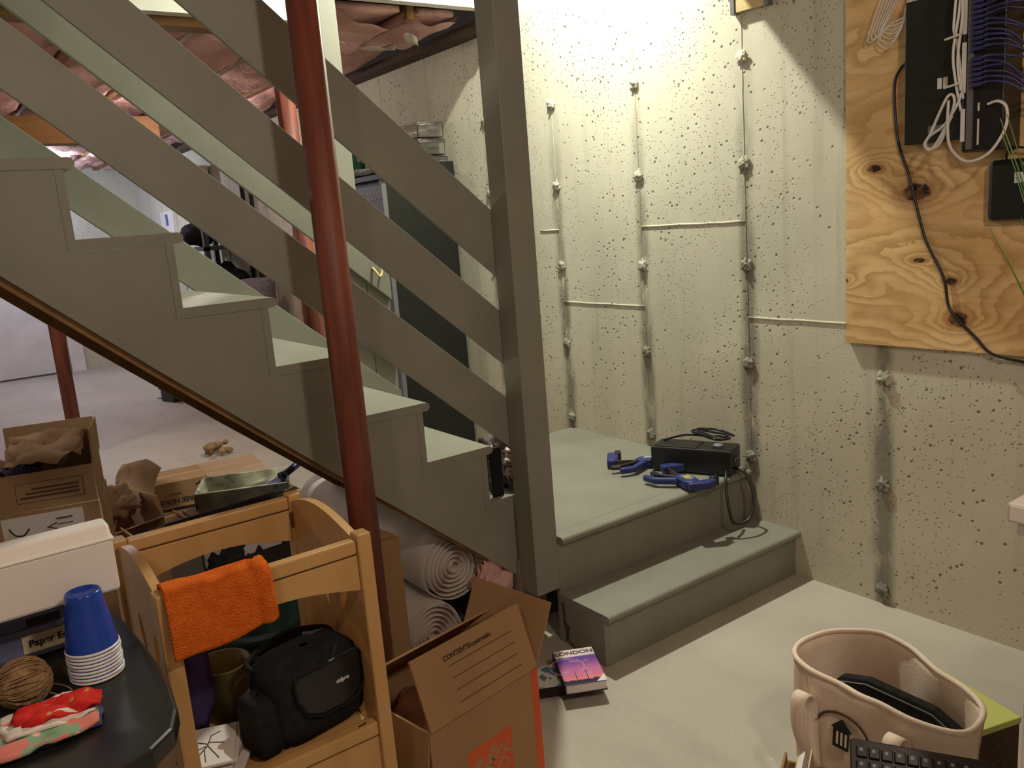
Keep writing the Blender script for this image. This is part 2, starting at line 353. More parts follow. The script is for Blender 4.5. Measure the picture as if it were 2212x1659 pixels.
# wall details: snapped form ties and the ridges between form panels
rows = [.052, .41, .763, 1.117, 1.47, 1.82]
cols = [(1.433, rows[:3]), (1.955, rows[1:]), (2.474, rows[1:]), (2.990, rows[1:]), (3.509, rows[3:])]
n = 0
for yy, zs in cols:
    for zz in zs:
        n += 1; mb = MB()
        mb.blob((W-.003, yy, zz), .020, 1.1, 3.5, 18, 12, (.55, 1, 1), n)
        mb.blob((W-.005, yy-.012, zz-.010), .010, .5, 2, 8, 6, (.7, 1, 1), n+40)
        mb.blob((W-.005, yy+.012, zz+.008), .009, .5, 2, 8, 6, (.7, 1, 1), n+80)
        mb.build('form_tie_stub', M['concrete'], wr, smooth=True)
def ridge(a, b, r=.0035):
    a = Vector(a); b = Vector(b); k = max(3, int((b-a).length/.05))
    pts = [a.lerp(b, i/k) + Vector((0, noise.noise(Vector((i*.9, a.y*9, a.z*5)))*.003, noise.noise(Vector((i*.7, a.z*9, 3)))*.0025)) for i in range(k+1)]
    return MB().tube(pts, r, 5).build('form_seam', M['concrete'], wr, smooth=True)
for yy in (1.956, 2.475, 2.994, 3.51, 4.03, 4.55, 5.07, 5.59, 6.63, 7.67, 8.7): ridge((W, yy, .0), (W, yy, 2.2), .0022 if yy > 3.6 else .0028)
for y0, y1, zz in ((1.956, 2.475, 1.272), (2.994, 3.13, 1.278), (2.475, 2.994, .952), (1.50, 1.956, .93), (3.40, 3.51, .965)): ridge((W, y0, zz), (W, y1, zz), .0045)
# back door in its white frame
dr = structure(thing('door_1', 'white door', 'door', (1.2, 10.84, 0))); del dr['label']; del dr['category']
dp = MB().box((.62, 10.80, .02), (1.42, 10.838, 2.03)).build('door_panel', M['door'], dr, bevel=.004, world=True)
fr = MB(); fr.box((1.45, 10.79, 0), (1.60, 10.849, 2.12)); fr.box((.46, 10.79, 0), (.59, 10.849, 2.12)); fr.box((.59, 10.79, 2.05), (1.45, 10.849, 2.12)); fr.build('door_frame', M['door'], dr, world=True)
MB().lathe([(0, 0), (.03, 0), (.012, .01), (.012, .03), (.03, .04), (.028, .065), (0, .07)], n=16).xf(Matrix.Translation((.70, 10.80, 1.0)) @ Matrix.Rotation(PI/2, 4, 'X')).build('door_knob', M['blackmetal'], dp, smooth=True, world=True)
for zz in (.4, 1.7): MB().box((1.425, 10.792, zz), (1.442, 10.80, zz+.1)).build('hinge', M['blackmetal'], dp, world=True)
ntc = MB().box((W-.003, 9.35, 1.48), (W-.001, 9.85, 1.70)).build('posted_notice', M['paper']); tag(ntc, 'white notice with a blue mark posted on the far concrete wall', 'notice')
MB().box((W-.0036, 9.55, 1.55), (W-.003, 9.65, 1.67)).build('blue_mark', M['cup'], ntc)
structure(MB().box((-.5, 10.60, 2.33), (W, 10.85, 2.37)).build('black_wall_strip', M['gap']))  # black strip along the top of the back wall, in the void colour
structure(MB().box((W-.10, 3.345, 2.205), (W+.2, 10.8, 2.245)).build('trim_2', M['rattan']))   # sill plate on the wall, coloured dark for the shaded rim recess

# framing overhead
def beam(name, a, b, m, label, cat='beam', group=None):
    o = MB().box(a, b).build(name, m, bevel=.004); tag(o, label, cat, group); return o
beam('girder', (-3.0, 6.12, 2.03), (1.60, 6.26, 2.20), M['beam'], 'amber wooden girder crossing the back of the basement under the pink insulation')
beam('stair_header', (-1.6, 3.345, 2.13), (1.47, 3.43, 2.32), M['beam'], 'wooden header under the white stairwell wall at the far edge of the stair opening')
beam('near_stair_header', (-1.6, 1.80, 2.18), (W, 2.012, 2.42), M['beam'], 'wooden header above the near edge of the stair opening, over the red column')
jx = [2.04, 1.633, 1.227, .82, .413, .007, -.40, -.80]
for i, x in enumerate(jx):
    beam('ceiling_joist', (x-.019, 3.435, 2.245), (x+.019, 10.80, 2.497), M['rawwood'], 'rough ceiling joist half hidden between sagging pink insulation batts', 'joist', 'ceiling joists beyond the stair opening')
def batt(x0, x1, y0, y1, seed):
    nx, ny = 13, 110
    def fn(u, v):
        x = lerp(x0, x1, u); y = lerp(y0, y1, v)
        e = math.sin(PI*min(max(u, 0), 1))**.35 if 0 < u < 1 else 0
        p = Vector((x*3.5+seed, y*2.2, seed)); q = Vector((x*13, y*9, seed*2.))
        z = max(2.206 if 5.9 < y < 6.5 else 2.165, 2.275 - e*(.045 + .085*noise.noise(p*.8) + .045*noise.noise(Vector((x*7+seed, y*4, seed*3))) + .012*noise.noise(q*1.6)))
        xx = x + .006*noise.noise(Vector((y*3, seed, u*2))) * (1 if u in (0, 1) else .5)
        return (xx, y, z)
    mb = MB().grid(fn, nx, ny)
    mb.box((x0+.02, y0+.01, 2.275), (x1-.02, y1-.01, 2.30))
    return mb
names = ['nearest the concrete wall', 'second out from the concrete wall', 'third out, above the far stair post', 'fourth out from the concrete wall', 'fifth out from the concrete wall', 'sixth out from the concrete wall', 'farthest left in the photo']
for i in range(7):
    xa = (2.30 if i == 0 else jx[i-1]-.022); xb = jx[i]+.022
    mb = batt(min(xa, xb)+.004, max(xa, xb)-.004, 3.44, 10.7, i*5.3+1)
    o = mb.build('insulation_batt', M['batt'], smooth=True); tag(o, 'pink fibreglass batt sagging between the joists, ' + names[i], 'insulation', 'pink batts in the ceiling')
for k, (px, py, rz) in enumerate(((1.72, 3.62, .3), (2.03, 3.75, -.5), (2.1, 3.55, .9))):
    pm = MB().grid(lambda u, v: ((u-.5)*.16, (v-.5)*.05, .012*math.sin(u*5+v*3)), 8, 4).xf(Matrix.Translation((px, py, 2.185)) @ Matrix.Rotation(rz, 4, 'Z') @ Matrix.Rotation(.25, 4, 'X'))
    o = pm.build('facing_scrap', M['kraft'], smooth=True, solid=.002); tag(o, ['torn scrap of white facing hanging beside the pale green stair post', 'torn scrap of white facing tucked between two batts left of the concrete wall', 'torn scrap of white facing near the white stairwell wall'][k], 'scrap', 'facing scraps among the batts')
blk = thing('wood_block', 'pale lumber block with dark strips for its shaded sides, fixed high on the concrete wall', 'block', (W, 1.90, 1.965))
MB().box((W-.022, 1.845, 1.962), (W, 1.963, 2.18)).build('block', M['lumber'], blk, world=True)
for a, b in ((1.828, 1.844), (1.964, 1.980)): MB().box((W-.026, a, 1.958), (W, b, 2.18)).build('strap', M['greymetal'], blk, world=True)  # dark strips stand in for the shaded side edges of the block

# steel columns
def column(x, y, top, r, label):
    t = thing('steel_column', label, 'column', (x, y, 0), 0, 'red painted steel columns')
    MB().lathe([(r, .01), (r, top-.01)], (0, 0, 0), 40).build('pipe', M['redsteel'], t, smooth=True)
    MB().box((-.09, -.07, 0), (.09, .07, .010)).build('base_plate', M['redsteel'], t)
    MB().box((-.09, -.07, top-.010), (.09, .07, top)).build('cap_plate', M['redsteel'], t)
column(.832, 1.865, 2.18, .0365, 'red steel column standing in front of the stairs, the largest of the three')
column(1.395, 3.40, 2.13, .0385, 'red steel column behind the stairs, partly hidden by the front column')
column(.78, 6.19, 2.03, .045, 'dark red steel column far back at the left under the amber girder')

# ================================================================== STAIRCASE
ys, ye = 2.078, 2.985; RUN, RISE = .2043, .1761
nose = lambda k: 1.3768 - RUN*k
top = lambda k: .6723 + RISE*k
st = thing('staircase', 'grey painted wooden staircase rising to the left behind the red column', 'staircase', (1.38, 2.5, 0))
K = range(-1, 9)
for k in K:
    x1 = nose(k); x0 = nose(k+1) - .043; z1 = top(k)
    pr = [(x0, z1-.025), (x1-.0125, z1-.025)] + [(x1-.0125+.0125*math.sin(a), z1-.0125-.0125*math.cos(a)) for a in [PI*i/8 for i in range(1, 8)]] + [(x1-.0125, z1), (x0, z1)]
    MB().prism(pr, 'Y', ys, ye).build('tread', M['paint'], st, world=True)
    zb = .358 if k == -1 else top(k-1)
    MB().box((x1-.043, ys+.0005, zb-.03 if k > -1 else zb), (x1-.025, ye, z1-.0255)).build('riser', M['paint'], st, world=True)
BOT = [(.0, 1.472), (.176, 1.314), (.455, 1.064), (.833, .734), (1.415, .243)]
def skirt(drop, y0, y1, m, name, xcut):
    def bot(x):
        for (xa, za), (xb, zb) in zip(BOT[:-1], BOT[1:]):
            if x <= xb or xb == BOT[-1][0]: return lerp(za, zb, (x-xa)/(xb-xa)) - drop*lerp(1, .4, min(1, max(0, x/1.4)))
    P = []
    for k in range(-1, 9):
        z = top(k)-.0258; P += [(nose(k)-.0435, z), (nose(k+1)-.0435, z)]
    P += [(nose(9)-.0435, bot(nose(9)-.0435)), (.176, bot(.176)), (.455, bot(.455)), (.833, bot(.833)), (xcut, bot(xcut)), (P[0][0], bot(xcut))]
    return MB().prism(P, 'Y', y0, y1).build(name, m, st, world=True)
skirt(0, ys+.001, ys+.02, M['paint'], 'skirt_board', 1.44)
skirt(.024, ys+.0205, ys+.058, M['rawwood'], 'carriage', 1.42)
skirt(.024, ye-.06, ye-.021, M['rawwood'], 'carriage', 1.42)
skirt(0, ye-.02, ye-.001, M['paint'], 'skirt_board', 1.44)

# landing and bottom step
ld = thing('stair_landing', 'square grey painted landing in the corner of the concrete wall', 'landing', (2.0, 2.5, 0))
LZ, LX = .3584, 1.528
MB().prism([(LX, 2.018), (W, 2.018), (W, 3.0), (1.585, 3.0), (1.585, 2.10), (LX, 2.10)], 'Z', LZ-.026, LZ).build('deck', M['paint'], ld, world=True, bevel=.002)
r_ = .013
pr = [(2.016, LZ), (2.016, LZ-2*r_)] + [(1.955+r_-r_*math.sin(a), LZ-r_-r_*math.cos(a)) for a in [PI*i/8 for i in range(0, 9)]]
MB().prism(pr, 'X', LX, W).build('nosing', M['paint'], ld, world=True)
MB().box((LX-.004, 1.980, 0), (W, 1.998, LZ-.0265)).build('riser', M['paint'], ld, world=True)
MB().box((1.45, 2.982, 0), (W, 2.998, .33)).build('back_panel', M['paint'], ld, world=True)
MB().box((1.431, 2.086, 0), (1.449, 2.98, .32)).build('side_panel', M['paint'], ld, world=True)
MB().box((1.36, 2.14, .0), (1.429, 2.16, .25)).build('rim_stud', M['beam'], ld, world=True)
MB().box((1.43, 2.066, .10), (1.53, 2.084, .285)).build('front_panel', M['paint'], ld, world=True)
bs = thing('bottom_step', 'grey painted box step on the floor below the landing', 'step', (2.0, 1.86, 0))
SX, SZ = 1.516, .1706
r_ = .012
pr = [(1.978, SZ), (1.978, SZ-2*r_)] + [(1.7455+r_-r_*math.sin(a), SZ-r_-r_*math.cos(a)) for a in [PI*i/8 for i in range(0, 9)]]
MB().prism(pr, 'X', SX, W).build('tread', M['paint'], bs, world=True)
MB().box((SX+.018, 1.7705, 0), (W, 1.7885, SZ-.0245)).build('riser', M['paint'], bs, world=True)
MB().prism([(1.7705, 0), (1.90, 0), (1.945, .03), (1.935, .07), (1.955, .085), (1.955, SZ-.0245), (1.7705, SZ-.0245)], 'X', SX, SX+.0175).build('side_panel', M['paint_shaded'], bs, world=True)

# railings: flat boards nailed to 4x4 posts
BL = [(2.624, 2.422, .8625), (2.343, 2.170, .872), (2.067, 1.898, .8655)]
def rail(parent, y0, y1, x0, x1, which):
    t, b, s = BL[which]
    t0 = t + .004 - .0
    MB().prism([(x0, b-s*x0), (x1, b-s*x1), (x1, t-.010-s*x1), (x0, t-.010-s*x0)], 'Y', y0, y1).build('rail_board', M['paint'], parent, world=True, bevel=.0015)
nr = thing('near_railing', 'grey stair railing of three slanted boards on a tall post at the near landing corner', 'railing', (1.478, 2.02, .18))
MB().box((1.433, 1.979, .186), (1.524, 2.066, 2.17)).build('post', M['paint'], nr, world=True, bevel=.003)
for w_ in range(3): rail(nr, 2.0665, 2.0775, -.55 if w_ < 2 else -.75, 1.515, w_)
frl = thing('far_railing', 'pale green lit stair railing on the far side of the steps', 'railing', (1.44, 3.05, .36))
MB().box((1.388, 3.021, .0), (1.478, 3.111, 2.275)).build('post', M['paint'], frl, world=True, bevel=.003)
MB().box((1.479, 3.021, 0), (1.572, 3.06, 1.24)).build('short_post', M['paint'], frl, world=True, bevel=.003)
for w_ in range(3): rail(frl, 3.001, 3.0205, -.55, 1.572, w_)
hk = MB().tube(spline([(1.50, 2.999, 1.20), (1.505, 2.985, 1.185), (1.515, 2.975, 1.165), (1.53, 2.985, 1.175), (1.535, 2.99, 1.19)]), .005, 8).build('hook', M['lumber'], frl, smooth=True, world=True)

# ================================================================== BOXES, ROLLS AND THINGS UNDER THE STAIRS
def carton(name, label, loc, rz, w, d, h, m, flaps={}, closed=False, t=.005, group=None, inner=None, cat='box'):
    r = thing(name, label, cat, loc, math.radians(rz), group)
    mb = MB()
    if closed: mb.box((-w/2, -d/2, 0), (w/2, d/2, h))
    else:
        mb.box((-w/2, -d/2, 0), (w/2, d/2, t)); mb.box((-w/2, -d/2, t), (w/2, -d/2+t, h)); mb.box((-w/2, d/2-t, t), (w/2, d/2, h))
        mb.box((-w/2, -d/2+t, t), (-w/2+t, d/2-t, h)); mb.box((w/2-t, -d/2+t, t), (w/2, d/2-t, h))
    mb.build('carton_body', m, r, bevel=.002 if closed else 0)
    for side, (L, a) in flaps.items():
        a = math.radians(a); c, s = math.cos(a), math.sin(a)
        if side in ('front', 'back'):
            sg = 1 if side == 'front' else -1; y0 = -sg*d/2
            P = [Vector((x, y0, h)) for x in (-w/2+.003, w/2-.003)]; off = Vector((0, sg*c*L, s*L)); nr_ = Vector((0, -sg*s, c))*t
        else:
            sg = 1 if side == 'left' else -1; x0 = -sg*w/2
            P = [Vector((x0, y, h)) for y in (-d/2+.003, d/2-.003)]; off = Vector((sg*c*L, 0, s*L)); nr_ = Vector((-sg*s, 0, c))*t
        q = [P[0], P[1], P[1]+off, P[0]+off]
        MB().add(q+[v+nr_ for v in q], [(0,1,2,3),(7,6,5,4),(0,4,5,1),(1,5,6,2),(2,6,7,3),(3,7,4,0)]).build('flap', m, r)['side'] = side
    if closed: MB().box((-w/2-.0008, -.024, h), (w/2+.0008, .024, h+.0008)).build('tape', inner or m, r)
    return r
FX = ((1, 0, 0), (0, 0, 1))
# moving box beside the column
hd = carton('moving_box', 'open cardboard moving box with an orange square, beside the red column and wooden rack', (.8415, 1.540, 0), 10, .325, .26, .34, M['card'],
            {'front': (.15, 71), 'right': (.145, 116), 'left': (.15, 262), 'back': (.15, 40)})
F0 = frame((-.012, -.1303, .165), *FX)
sq = .105
MB().add([(-.077, -.1302, .085), (.053, -.1302, .085), (.053, -.1302, .262), (-.077, -.1302, .262)], [(0, 1, 2, 3)]).xf(Matrix.Translation((.012, 0, -.02))).build('logo_square', M['orange'], hd)
rt = Matrix.Rotation(math.radians(52), 4, 'Z')
for i, (tx, dy) in enumerate((('THE', .058), ('HOME', .022), ('DEPOT', -.022))):
    text('lettering', tx, .030 if i == 0 else .046, M['card2'], hd, frame((0, -.1305, .155), *FX) @ rt @ Matrix.Translation((0, dy, 0)), bold=.0012)
MB().box((.140, -.1304, 0), (.1626, -.1300, .34)).build('orange_band', M['orange'], hd)
MB().box((.1624, -.130, 0), (.1629, .0, .34)).build('orange_band', M['orange'], hd)
ca = math.radians(71); Ff = frame((0, -.130-.0055*math.sin(ca), .34), (1, 0, 0), (0, math.cos(ca), math.sin(ca)))
ffl = [c for c in hd.children if c.get('side') == 'front'][0]
text('lettering', 'CONTENTS/contenido', .0145, M['ink'], ffl, Ff @ Matrix.Translation((-.010, .122, .0004)), bold=.0004)
for i in range(4): MB().box((-.082, -.001, 0), (.105, .001, .0005)).xf(Ff @ Matrix.Translation((.012, .104-.026*i, .0002))).build('ruled_line', M['greyink'], ffl)
MB().blob((0, .02, .25), .10, .5, 2, 18, 12, (1.1, 1, .6), 3).build('pink_fill', M['batt'], hd, smooth=True)
carton('tall_box', 'plain tall brown box standing between the red column and the insulation rolls', (.955, 2.095, 0), 5, .115, .10, .49, M['card'], closed=True, inner=M['card2'])

def roll(label, x, z, r, y0, y1, seed):
    t = thing('insulation_roll', label, 'insulation roll', (x, y0, z-r), 0, 'insulation rolls under the stairs')
    def fn(u, v):
        a = 2*PI*u; k = r*(1+.05*noise.noise(Vector((math.cos(a)*1.5, v*4, math.sin(a)*1.5+seed))))
        return (k*math.cos(a), v*(y1-y0), r+k*math.sin(a))
    MB().grid(fn, 40, 14, wrap=True).build('facing', M['kraft'], t, smooth=True, solid=.004)
    pts = []
    for i in range(170):
        a = i*.22; k = r*.97*(1-i/190); pts.append((k*math.cos(a), 0, r+k*math.sin(a)*(1-.05*math.sin(a*3))))
    g = MB()
    n = len(pts)
    g.add([(p[0], -.012+.01*noise.noise(Vector((i*.1, seed, 0))), p[2]) for i, p in enumerate(pts)] + [(p[0], .10, p[2]) for p in pts], [(i, i+1, n+i+1, n+i) for i in range(n-1)])
    g.build('spiral_edge', M['kraft'], t, smooth=True, solid=.0025)
    MB().lathe([(0.001, 0), (r*.9, 0), (r*.9, .05), (.001, .05)], n=30).xf(Matrix.Translation((0, .07, r)) @ Matrix.Rotation(PI/2, 4, 'X')).build('pink_core', M['batt'], t, smooth=True)
roll('fat roll of paper-faced insulation lying under the stairs, the upper of two', 1.245, .292, .105, 2.16, 3.15, 1)
roll('smaller roll of paper-faced insulation on the floor, below the fat roll', 1.135, .112, .10, 2.13, 2.95, 6)
for i, (c, r, sc, lab) in enumerate((((1.365, 2.125, .185), .105, (.62, .42, 1.2), 'fluffy pink insulation clump spilling beside the end of the fat roll'),
                              ((1.30, 2.09, .06), .085, (.9, .6, .7), 'pink insulation clump on the floor behind the moving box'),
                              ((.99, 1.93, .055), .075, (1.2, .7, .7), 'pink insulation clump at the foot of the tall brown box'))):
    o = MB().blob((0, 0, 0), r, .9, 3, 30, 22, sc, i*4+2).build('insulation_clump', M['batt'], smooth=True); o.location = c; tag(o, lab, 'insulation', 'pink insulation clumps under the stairs')

# parcels heaped on the floor left of the stairs
low = carton('parcel_box', 'sealed brown box with a large white shipping label, under the open box at left', (.305, 3.34, 0), -15, .34, .29, .50, M['card2'], closed=True, inner=M['carddark'])
LF = frame((0, -.1455, .42), *FX)
sl = MB().box((-.135, -.1462, .19), (.115, -.1452, .485)).build('shipping_label', M['paper'], low)
text('lettering', 'W 1-49', .05, M['greyink'], sl, frame((.012, -.1466, .37), *FX) @ Matrix.Rotation(-PI/2, 4, 'Z'))
for i in range(11): MB().box((.03, -.1466, .462-.021*i - random.choice((.003, .006, .009))), (.08, -.1462, .462-.021*i)).build('barcode_bar', M['greyink'], sl)
for pts in ([(-.115, .45), (-.10, .425), (-.075, .42), (-.055, .44)], [(-.10, .40), (-.075, .36), (-.055, .41), (-.05, .37), (-.085, .385)], [(-.11, .35), (-.09, .335), (-.06, .345)]):
    MB().tube([(x, -.1468, z) for x, z in spline([(a, 0, b) for a, b in pts], 5) for x, z in [(x, z)]] if False else [(p.x, -.1468, p.z) for p in spline([(a, 0, b) for a, b in pts], 5)], .0028, 6).build('marker_scrawl', M['ink'], sl)
up = carton('open_carton', 'open brown carton with raised flaps, on top of the white-labelled box', (.318, 3.32, .50), -15, .30, .25, .13, M['card2'],
            {'back': (.12, 95), 'right': (.12, 92), 'left': (.12, 150)})
for zz in (.028, .095): MB().box((-.095, -.1256, zz), (.115, -.1252, zz+.002)).build('printed_frame', M['greyink'], up)
for xx in (-.095, .113): MB().box((xx, -.1256, .03), (xx+.002, -.1252, .095)).build('printed_frame', M['greyink'], up)
for i in range(3): MB().box((-.085+.02*i, -.1256, .042+.014*i), (.10, -.1252, .049+.014*i)).build('printed_line', M['greyink'], up)
pp = MB().grid(lambda u, v: ((u-.5)*.24, (v-.5)*.20, .16+.05*noise.noise(Vector((u*4, v*4, 2)))+.06*v), 10, 10).build('crumpled_paper', M['cardlight'], up, smooth=True, solid=.002)
MB().blob((-.08, -.03, .12), .06, .6, 2.5, 14, 10, (1, 1, .6), 5).build('dark_wrapping', M['cloth_navy'], up, smooth=True)
o = MB().grid(lambda u, v: (.02*math.sin(v*6)+u*.17, .03*u+.02*noise.noise(Vector((u*3, v*3, 9))), v*.34*(1-.25*abs(u-.6))), 8, 10).build('torn_cardboard', M['cardlight'], smooth=True, solid=.005)
o.location = (.60, 4.22, .08); o.rotation_euler = (-.25, .30, -.6); tag(o, 'large torn cardboard flap leaning up beside the open carton', 'cardboard')
cr = MB().blob((0, 0, 0), .085, .7, 3.2, 22, 16, (1.2, .9, .8), 12).build('crumpled_paper', M['cardlight'], smooth=True); cr.location = (.60, 3.95, .25); tag(cr, 'ball of pinkish crumpled packing paper right of the open carton', 'paper')
tea = carton('printed_box', 'small brown box printed TREE HOUSE upside down, on the floor heap', (.955, 4.32, .04), -6, .25, .26, .18, M['card'], closed=True, inner=M['card2'])
text('lettering', 'TREE HOUSE', .034, M['ink'], tea, frame((-.03, -.1306, .085), *FX) @ Matrix.Rotation(PI, 4, 'Z'), bold=.0006)
text('lettering', 'BREWING', .011, M['ink'], tea, frame((-.03, -.1306, .12), *FX) @ Matrix.Rotation(PI, 4, 'Z'))
em = MB()
for a in range(7):
    x = .085+.026*math.cos(a*.9); z = .085+.026*math.sin(a*.9); em.lathe([(.0, 0), (.011, 0), (.011, .0006), (0, .0006)], n=10).xf(Matrix.Identity(4)) if False else em.box((x-.009, -.1312, z-.007), (x+.009, -.1302, z+.007))
em.box((.082, -.1312, .06), (.090, -.1302, .16)); em.box((.066, -.1312, .145), (.104, -.1302, .152)); em.build('tree_emblem', M['ink'], tea)
carton('flat_box', 'flat tan box lying behind the paint tray, right of the printed box', (1.235, 4.34, 0), -8, .30, .42, .19, M['cardlight'], closed=True, inner=M['card2'])
carton('tray_box', 'wide dark brown box carrying the paint tray', (1.10, 3.66, 0), 2, .50, .34, .185, M['carddark'], closed=True, inner=M['card'])
carton('open_low_box', 'low open box with clear wrap in front of the paint tray', (.72, 3.55, .0), 6, .22, .30, .17, M['card2'], {'front': (.09, 150), 'left': (.06, 120), 'right': (.07, 60)})
sh = carton('shiny_box', 'small box with a glossy taped flap below the torn cardboard', (.615, 3.93, 0), 18, .22, .30, .18, M['cardlight'], {'front': (.12, 160), 'right': (.10, 80)})
MB().box((-.03, -.153, .06), (.02, -.1505, .18)).build('clear_tape', M['clear'], sh)
carton('back_box', 'tan box at the back of the floor heap, left of the printed box', (.73, 4.42, 0), 10, .20, .25, .17, M['cardlight'], closed=True, inner=M['card2'])
carton('bottom_box', 'long flat box with dark print under the printed box', (1.0, 4.12, 0), -10, .36, .20, .10, M['card'], closed=True, inner=M['ink'])
wp = MB().grid(lambda u, v: ((u-.5)*.16, (v-.5)*.14, .03*noise.noise(Vector((u*5, v*5, 1)))+.015), 12, 10).build('plastic_wrap', M['clear'], smooth=True, solid=.0015)
wp.location = (.72, 3.55, .165); tag(wp, 'crumpled clear plastic wrap on the low open box', 'plastic wrap')
# paint tray and brush
tr = thing('paint_tray', 'paint-caked metal roller tray on the dark brown box', 'paint tray', (1.115, 3.745, .192), math.radians(-24))
def trayfn(k, zoff):
    def fn(u, v):
        x = lerp(-.20, .20, v)*k; y = lerp(-.135, .135, u)*k
        e = min(u, 1-u)*2; depth = .075*min(1, max(0, 1.25-v*1.15))
        z = .082 - (depth if .06 < u < .94 and .04 < v < .985 else 0)
        return (x, y, z+zoff)
    return fn
MB().grid(trayfn(1, 0), 24, 30).build('tray_pan', M['tray'], tr, smooth=False, solid=.002)
sk = MB()
for sg in (-1, 1): sk.prism([(-.20, .081), (.20, .081), (.20, .055), (-.02, .005), (-.19, .0)], 'Y', sg*.136-.001, sg*.136+.001)
sk.prism([(-.135, .081), (.135, .081), (.125, 0), (-.125, 0)], 'X', -.203, -.201)
sk.build('tray_side', M['traymetal'], tr)
for sg in (-1, 1): MB().tube([(.17, sg*.12, .06), (.185, sg*.12, .002), (.185, sg*.09, .002)], .003, 6).build('wire_leg', M['traymetal'], tr)
br = thing('paint_brush', 'paint brush with a dark blue handle resting across the tray end', 'brush', (1.235, 3.60, .262), math.radians(18))
MB().tube([(.03, 0, .035), (.075, 0, .05), (.10, 0, .06), (.18, 0, .09)], .016, 12, r_end=.019).build('handle', M['brushblue'], br, smooth=True)
MB().tube([(.035, 0, .037), (.0, 0, .026)], .014, 10, r_end=.024).build('ferrule', M['brushblue'], br, smooth=True)
MB().box((-.055, -.028, -.010), (.0, .028, .004), M=Matrix.Translation((0, 0, .022)) @ Matrix.Rotation(-.3, 4, 'Y')).build('bristles', M['clampblue'], br)
# oddments on the floor beyond the stairs
cb = MB().tube(spline([(1.62, 3.62, .004), (1.50, 3.72, .06), (1.42, 3.62, .10), (1.38, 3.42, .10), (1.42, 3.20, .12), (1.47, 2.95, .20)], 8), .006, 8).build('grey_cable', M['greymetal'], smooth=True); tag(cb, 'thin grey cable arching over the floor behind the red column', 'cable')
bx = thing('tool_case', 'small black case on the floor far behind the stairs', 'case', (1.86, 7.72, 0), .3)
MB().box((-.14, -.10, 0), (.14, .10, .13)).build('case_body', M['blackplastic'], bx, bevel=.01); MB().box((-.15, -.11, .105), (.15, .11, .135)).build('lid', M['blackplastic'], bx, bevel=.008)
rg = MB().blob((0, 0, .012), .06, .8, 3, 14, 8, (1.3, 1, .3), 9).build('dust_rag', M['paper'], smooth=True); rg.location = (1.80, 7.95, 0); tag(rg, 'pale rag on the floor behind the small black case', 'rag')
wc = MB().lathe([(.001, 0), (.07, 0), (.075, .05), (.07, .055), (.066, .01), (.001, .01)], n=24).build('plastic_dish', M['white'], smooth=True); wc.location = (1.88, 6.22, 0); tag(wc, 'white plastic dish on the floor just behind the stair underside', 'dish')
lf = MB()
for k in range(9): lf.blob((random.uniform(-.08, .08), random.uniform(-.10, .10), .02+random.uniform(0, .07)), random.uniform(.02, .035), .7, 3, 10, 7, (1, .8, .7), k)
lf = lf.build('torn_packing', M['card2'], smooth=True); lf.location = (1.47, 5.45, 0); tag(lf, 'scatter of torn brown and white packing on the floor behind the flat tan box', 'packing')

# black cabinet against the wall behind the landing
cab = thing('tool_cabinet', 'tall black cabinet with a perforated grey side, against the concrete wall behind the landing', 'cabinet', (2.23, 4.1, 0))
MB().box((2.025, 3.828, .05), (2.43, 4.42, 1.585)).build('cabinet_body', M['blackmetal'], cab, world=True, bevel=.004)
MB().box((2.0225, 3.845, .08), (2.0245, 4.40, 1.56)).build('perforated_side', M['greymetal'], cab, world=True)
MB().box((2.010, 3.822, .02), (2.035, 3.845, 1.60)).build('corner_strip', M['greymetal'], cab, world=True)
pg = MB()
for r0, n0 in ((0, 14), (1, 12), (2, 14), (3, 6)):
    for k in range(n0):
        if r0 == 3 and k < 3: continue
        pg.box((2.0195, 3.87+.026*k, 1.525-.030*r0-.004), (2.0222, 3.87+.026*k+.007, 1.525-.030*r0+.003))
pg.build('peg_holes', M['white'], cab, world=True)['kind'] = 'stuff'
MB().box((2.0, 3.80, 1.585), (2.43, 4.44, 1.61)).build('cabinet_top', M['blackmetal'], cab, world=True)
MB().box((2.36, 3.815, 1.612), (2.436, 3.83, 1.66)).build('back_lip', M['blackmetal'], cab, world=True)
cl = MB().grid(lambda u, v: (2.0+u*.25, 3.86+v*.5, 1.632+.012*noise.noise(Vector((u*5, v*9, 4)))), 10, 14).build('dust_cloth', M['dust'], smooth=True, solid=.03); tag(cl, 'grey fuzzy cloth folded along the left edge of the cabinet top', 'cloth')
for i, (x0, z0, lab) in enumerate(((2.27, 1.612, 'clear plastic storage bin at the bottom of the stack on the cabinet'), (2.265, 1.698, 'clear plastic storage bin in the middle of the stack on the cabinet'), (2.262, 1.784, 'clear plastic storage bin on top of the stack on the cabinet'))):
    b = thing('clear_bin', lab, 'bin', (x0+.0, 4.05, z0), 0, 'clear storage bins stacked on the cabinet')
    q = MB(); w_, d_, h_ = .15, .20, .082
    for (ax, ay, bx_, by_) in ((0, -d_, w_, -d_+.003), (0, d_-.003, w_, d_), (0, -d_, .003, d_), (w_-.003, -d_, w_, d_)): q.box((ax, ay, 0), (bx_, by_, h_-.02))
    q.box((0, -d_, 0), (w_, d_, .003)); q.build('tub', M['clear'], b)
    MB().box((-.006, -d_-.006, h_-.022), (w_+.006, d_+.006, h_-.004)).build('lid', M['clear'], b, bevel=.004)
    MB().box((.05, -d_-.010, h_-.045), (.10, -d_-.004, h_-.012)).build('latch', M['clear'], b)
gb = thing('green_box', 'dark green picture box standing on the cloth at the cabinet edge', 'box', (2.12, 4.20, 1.65))
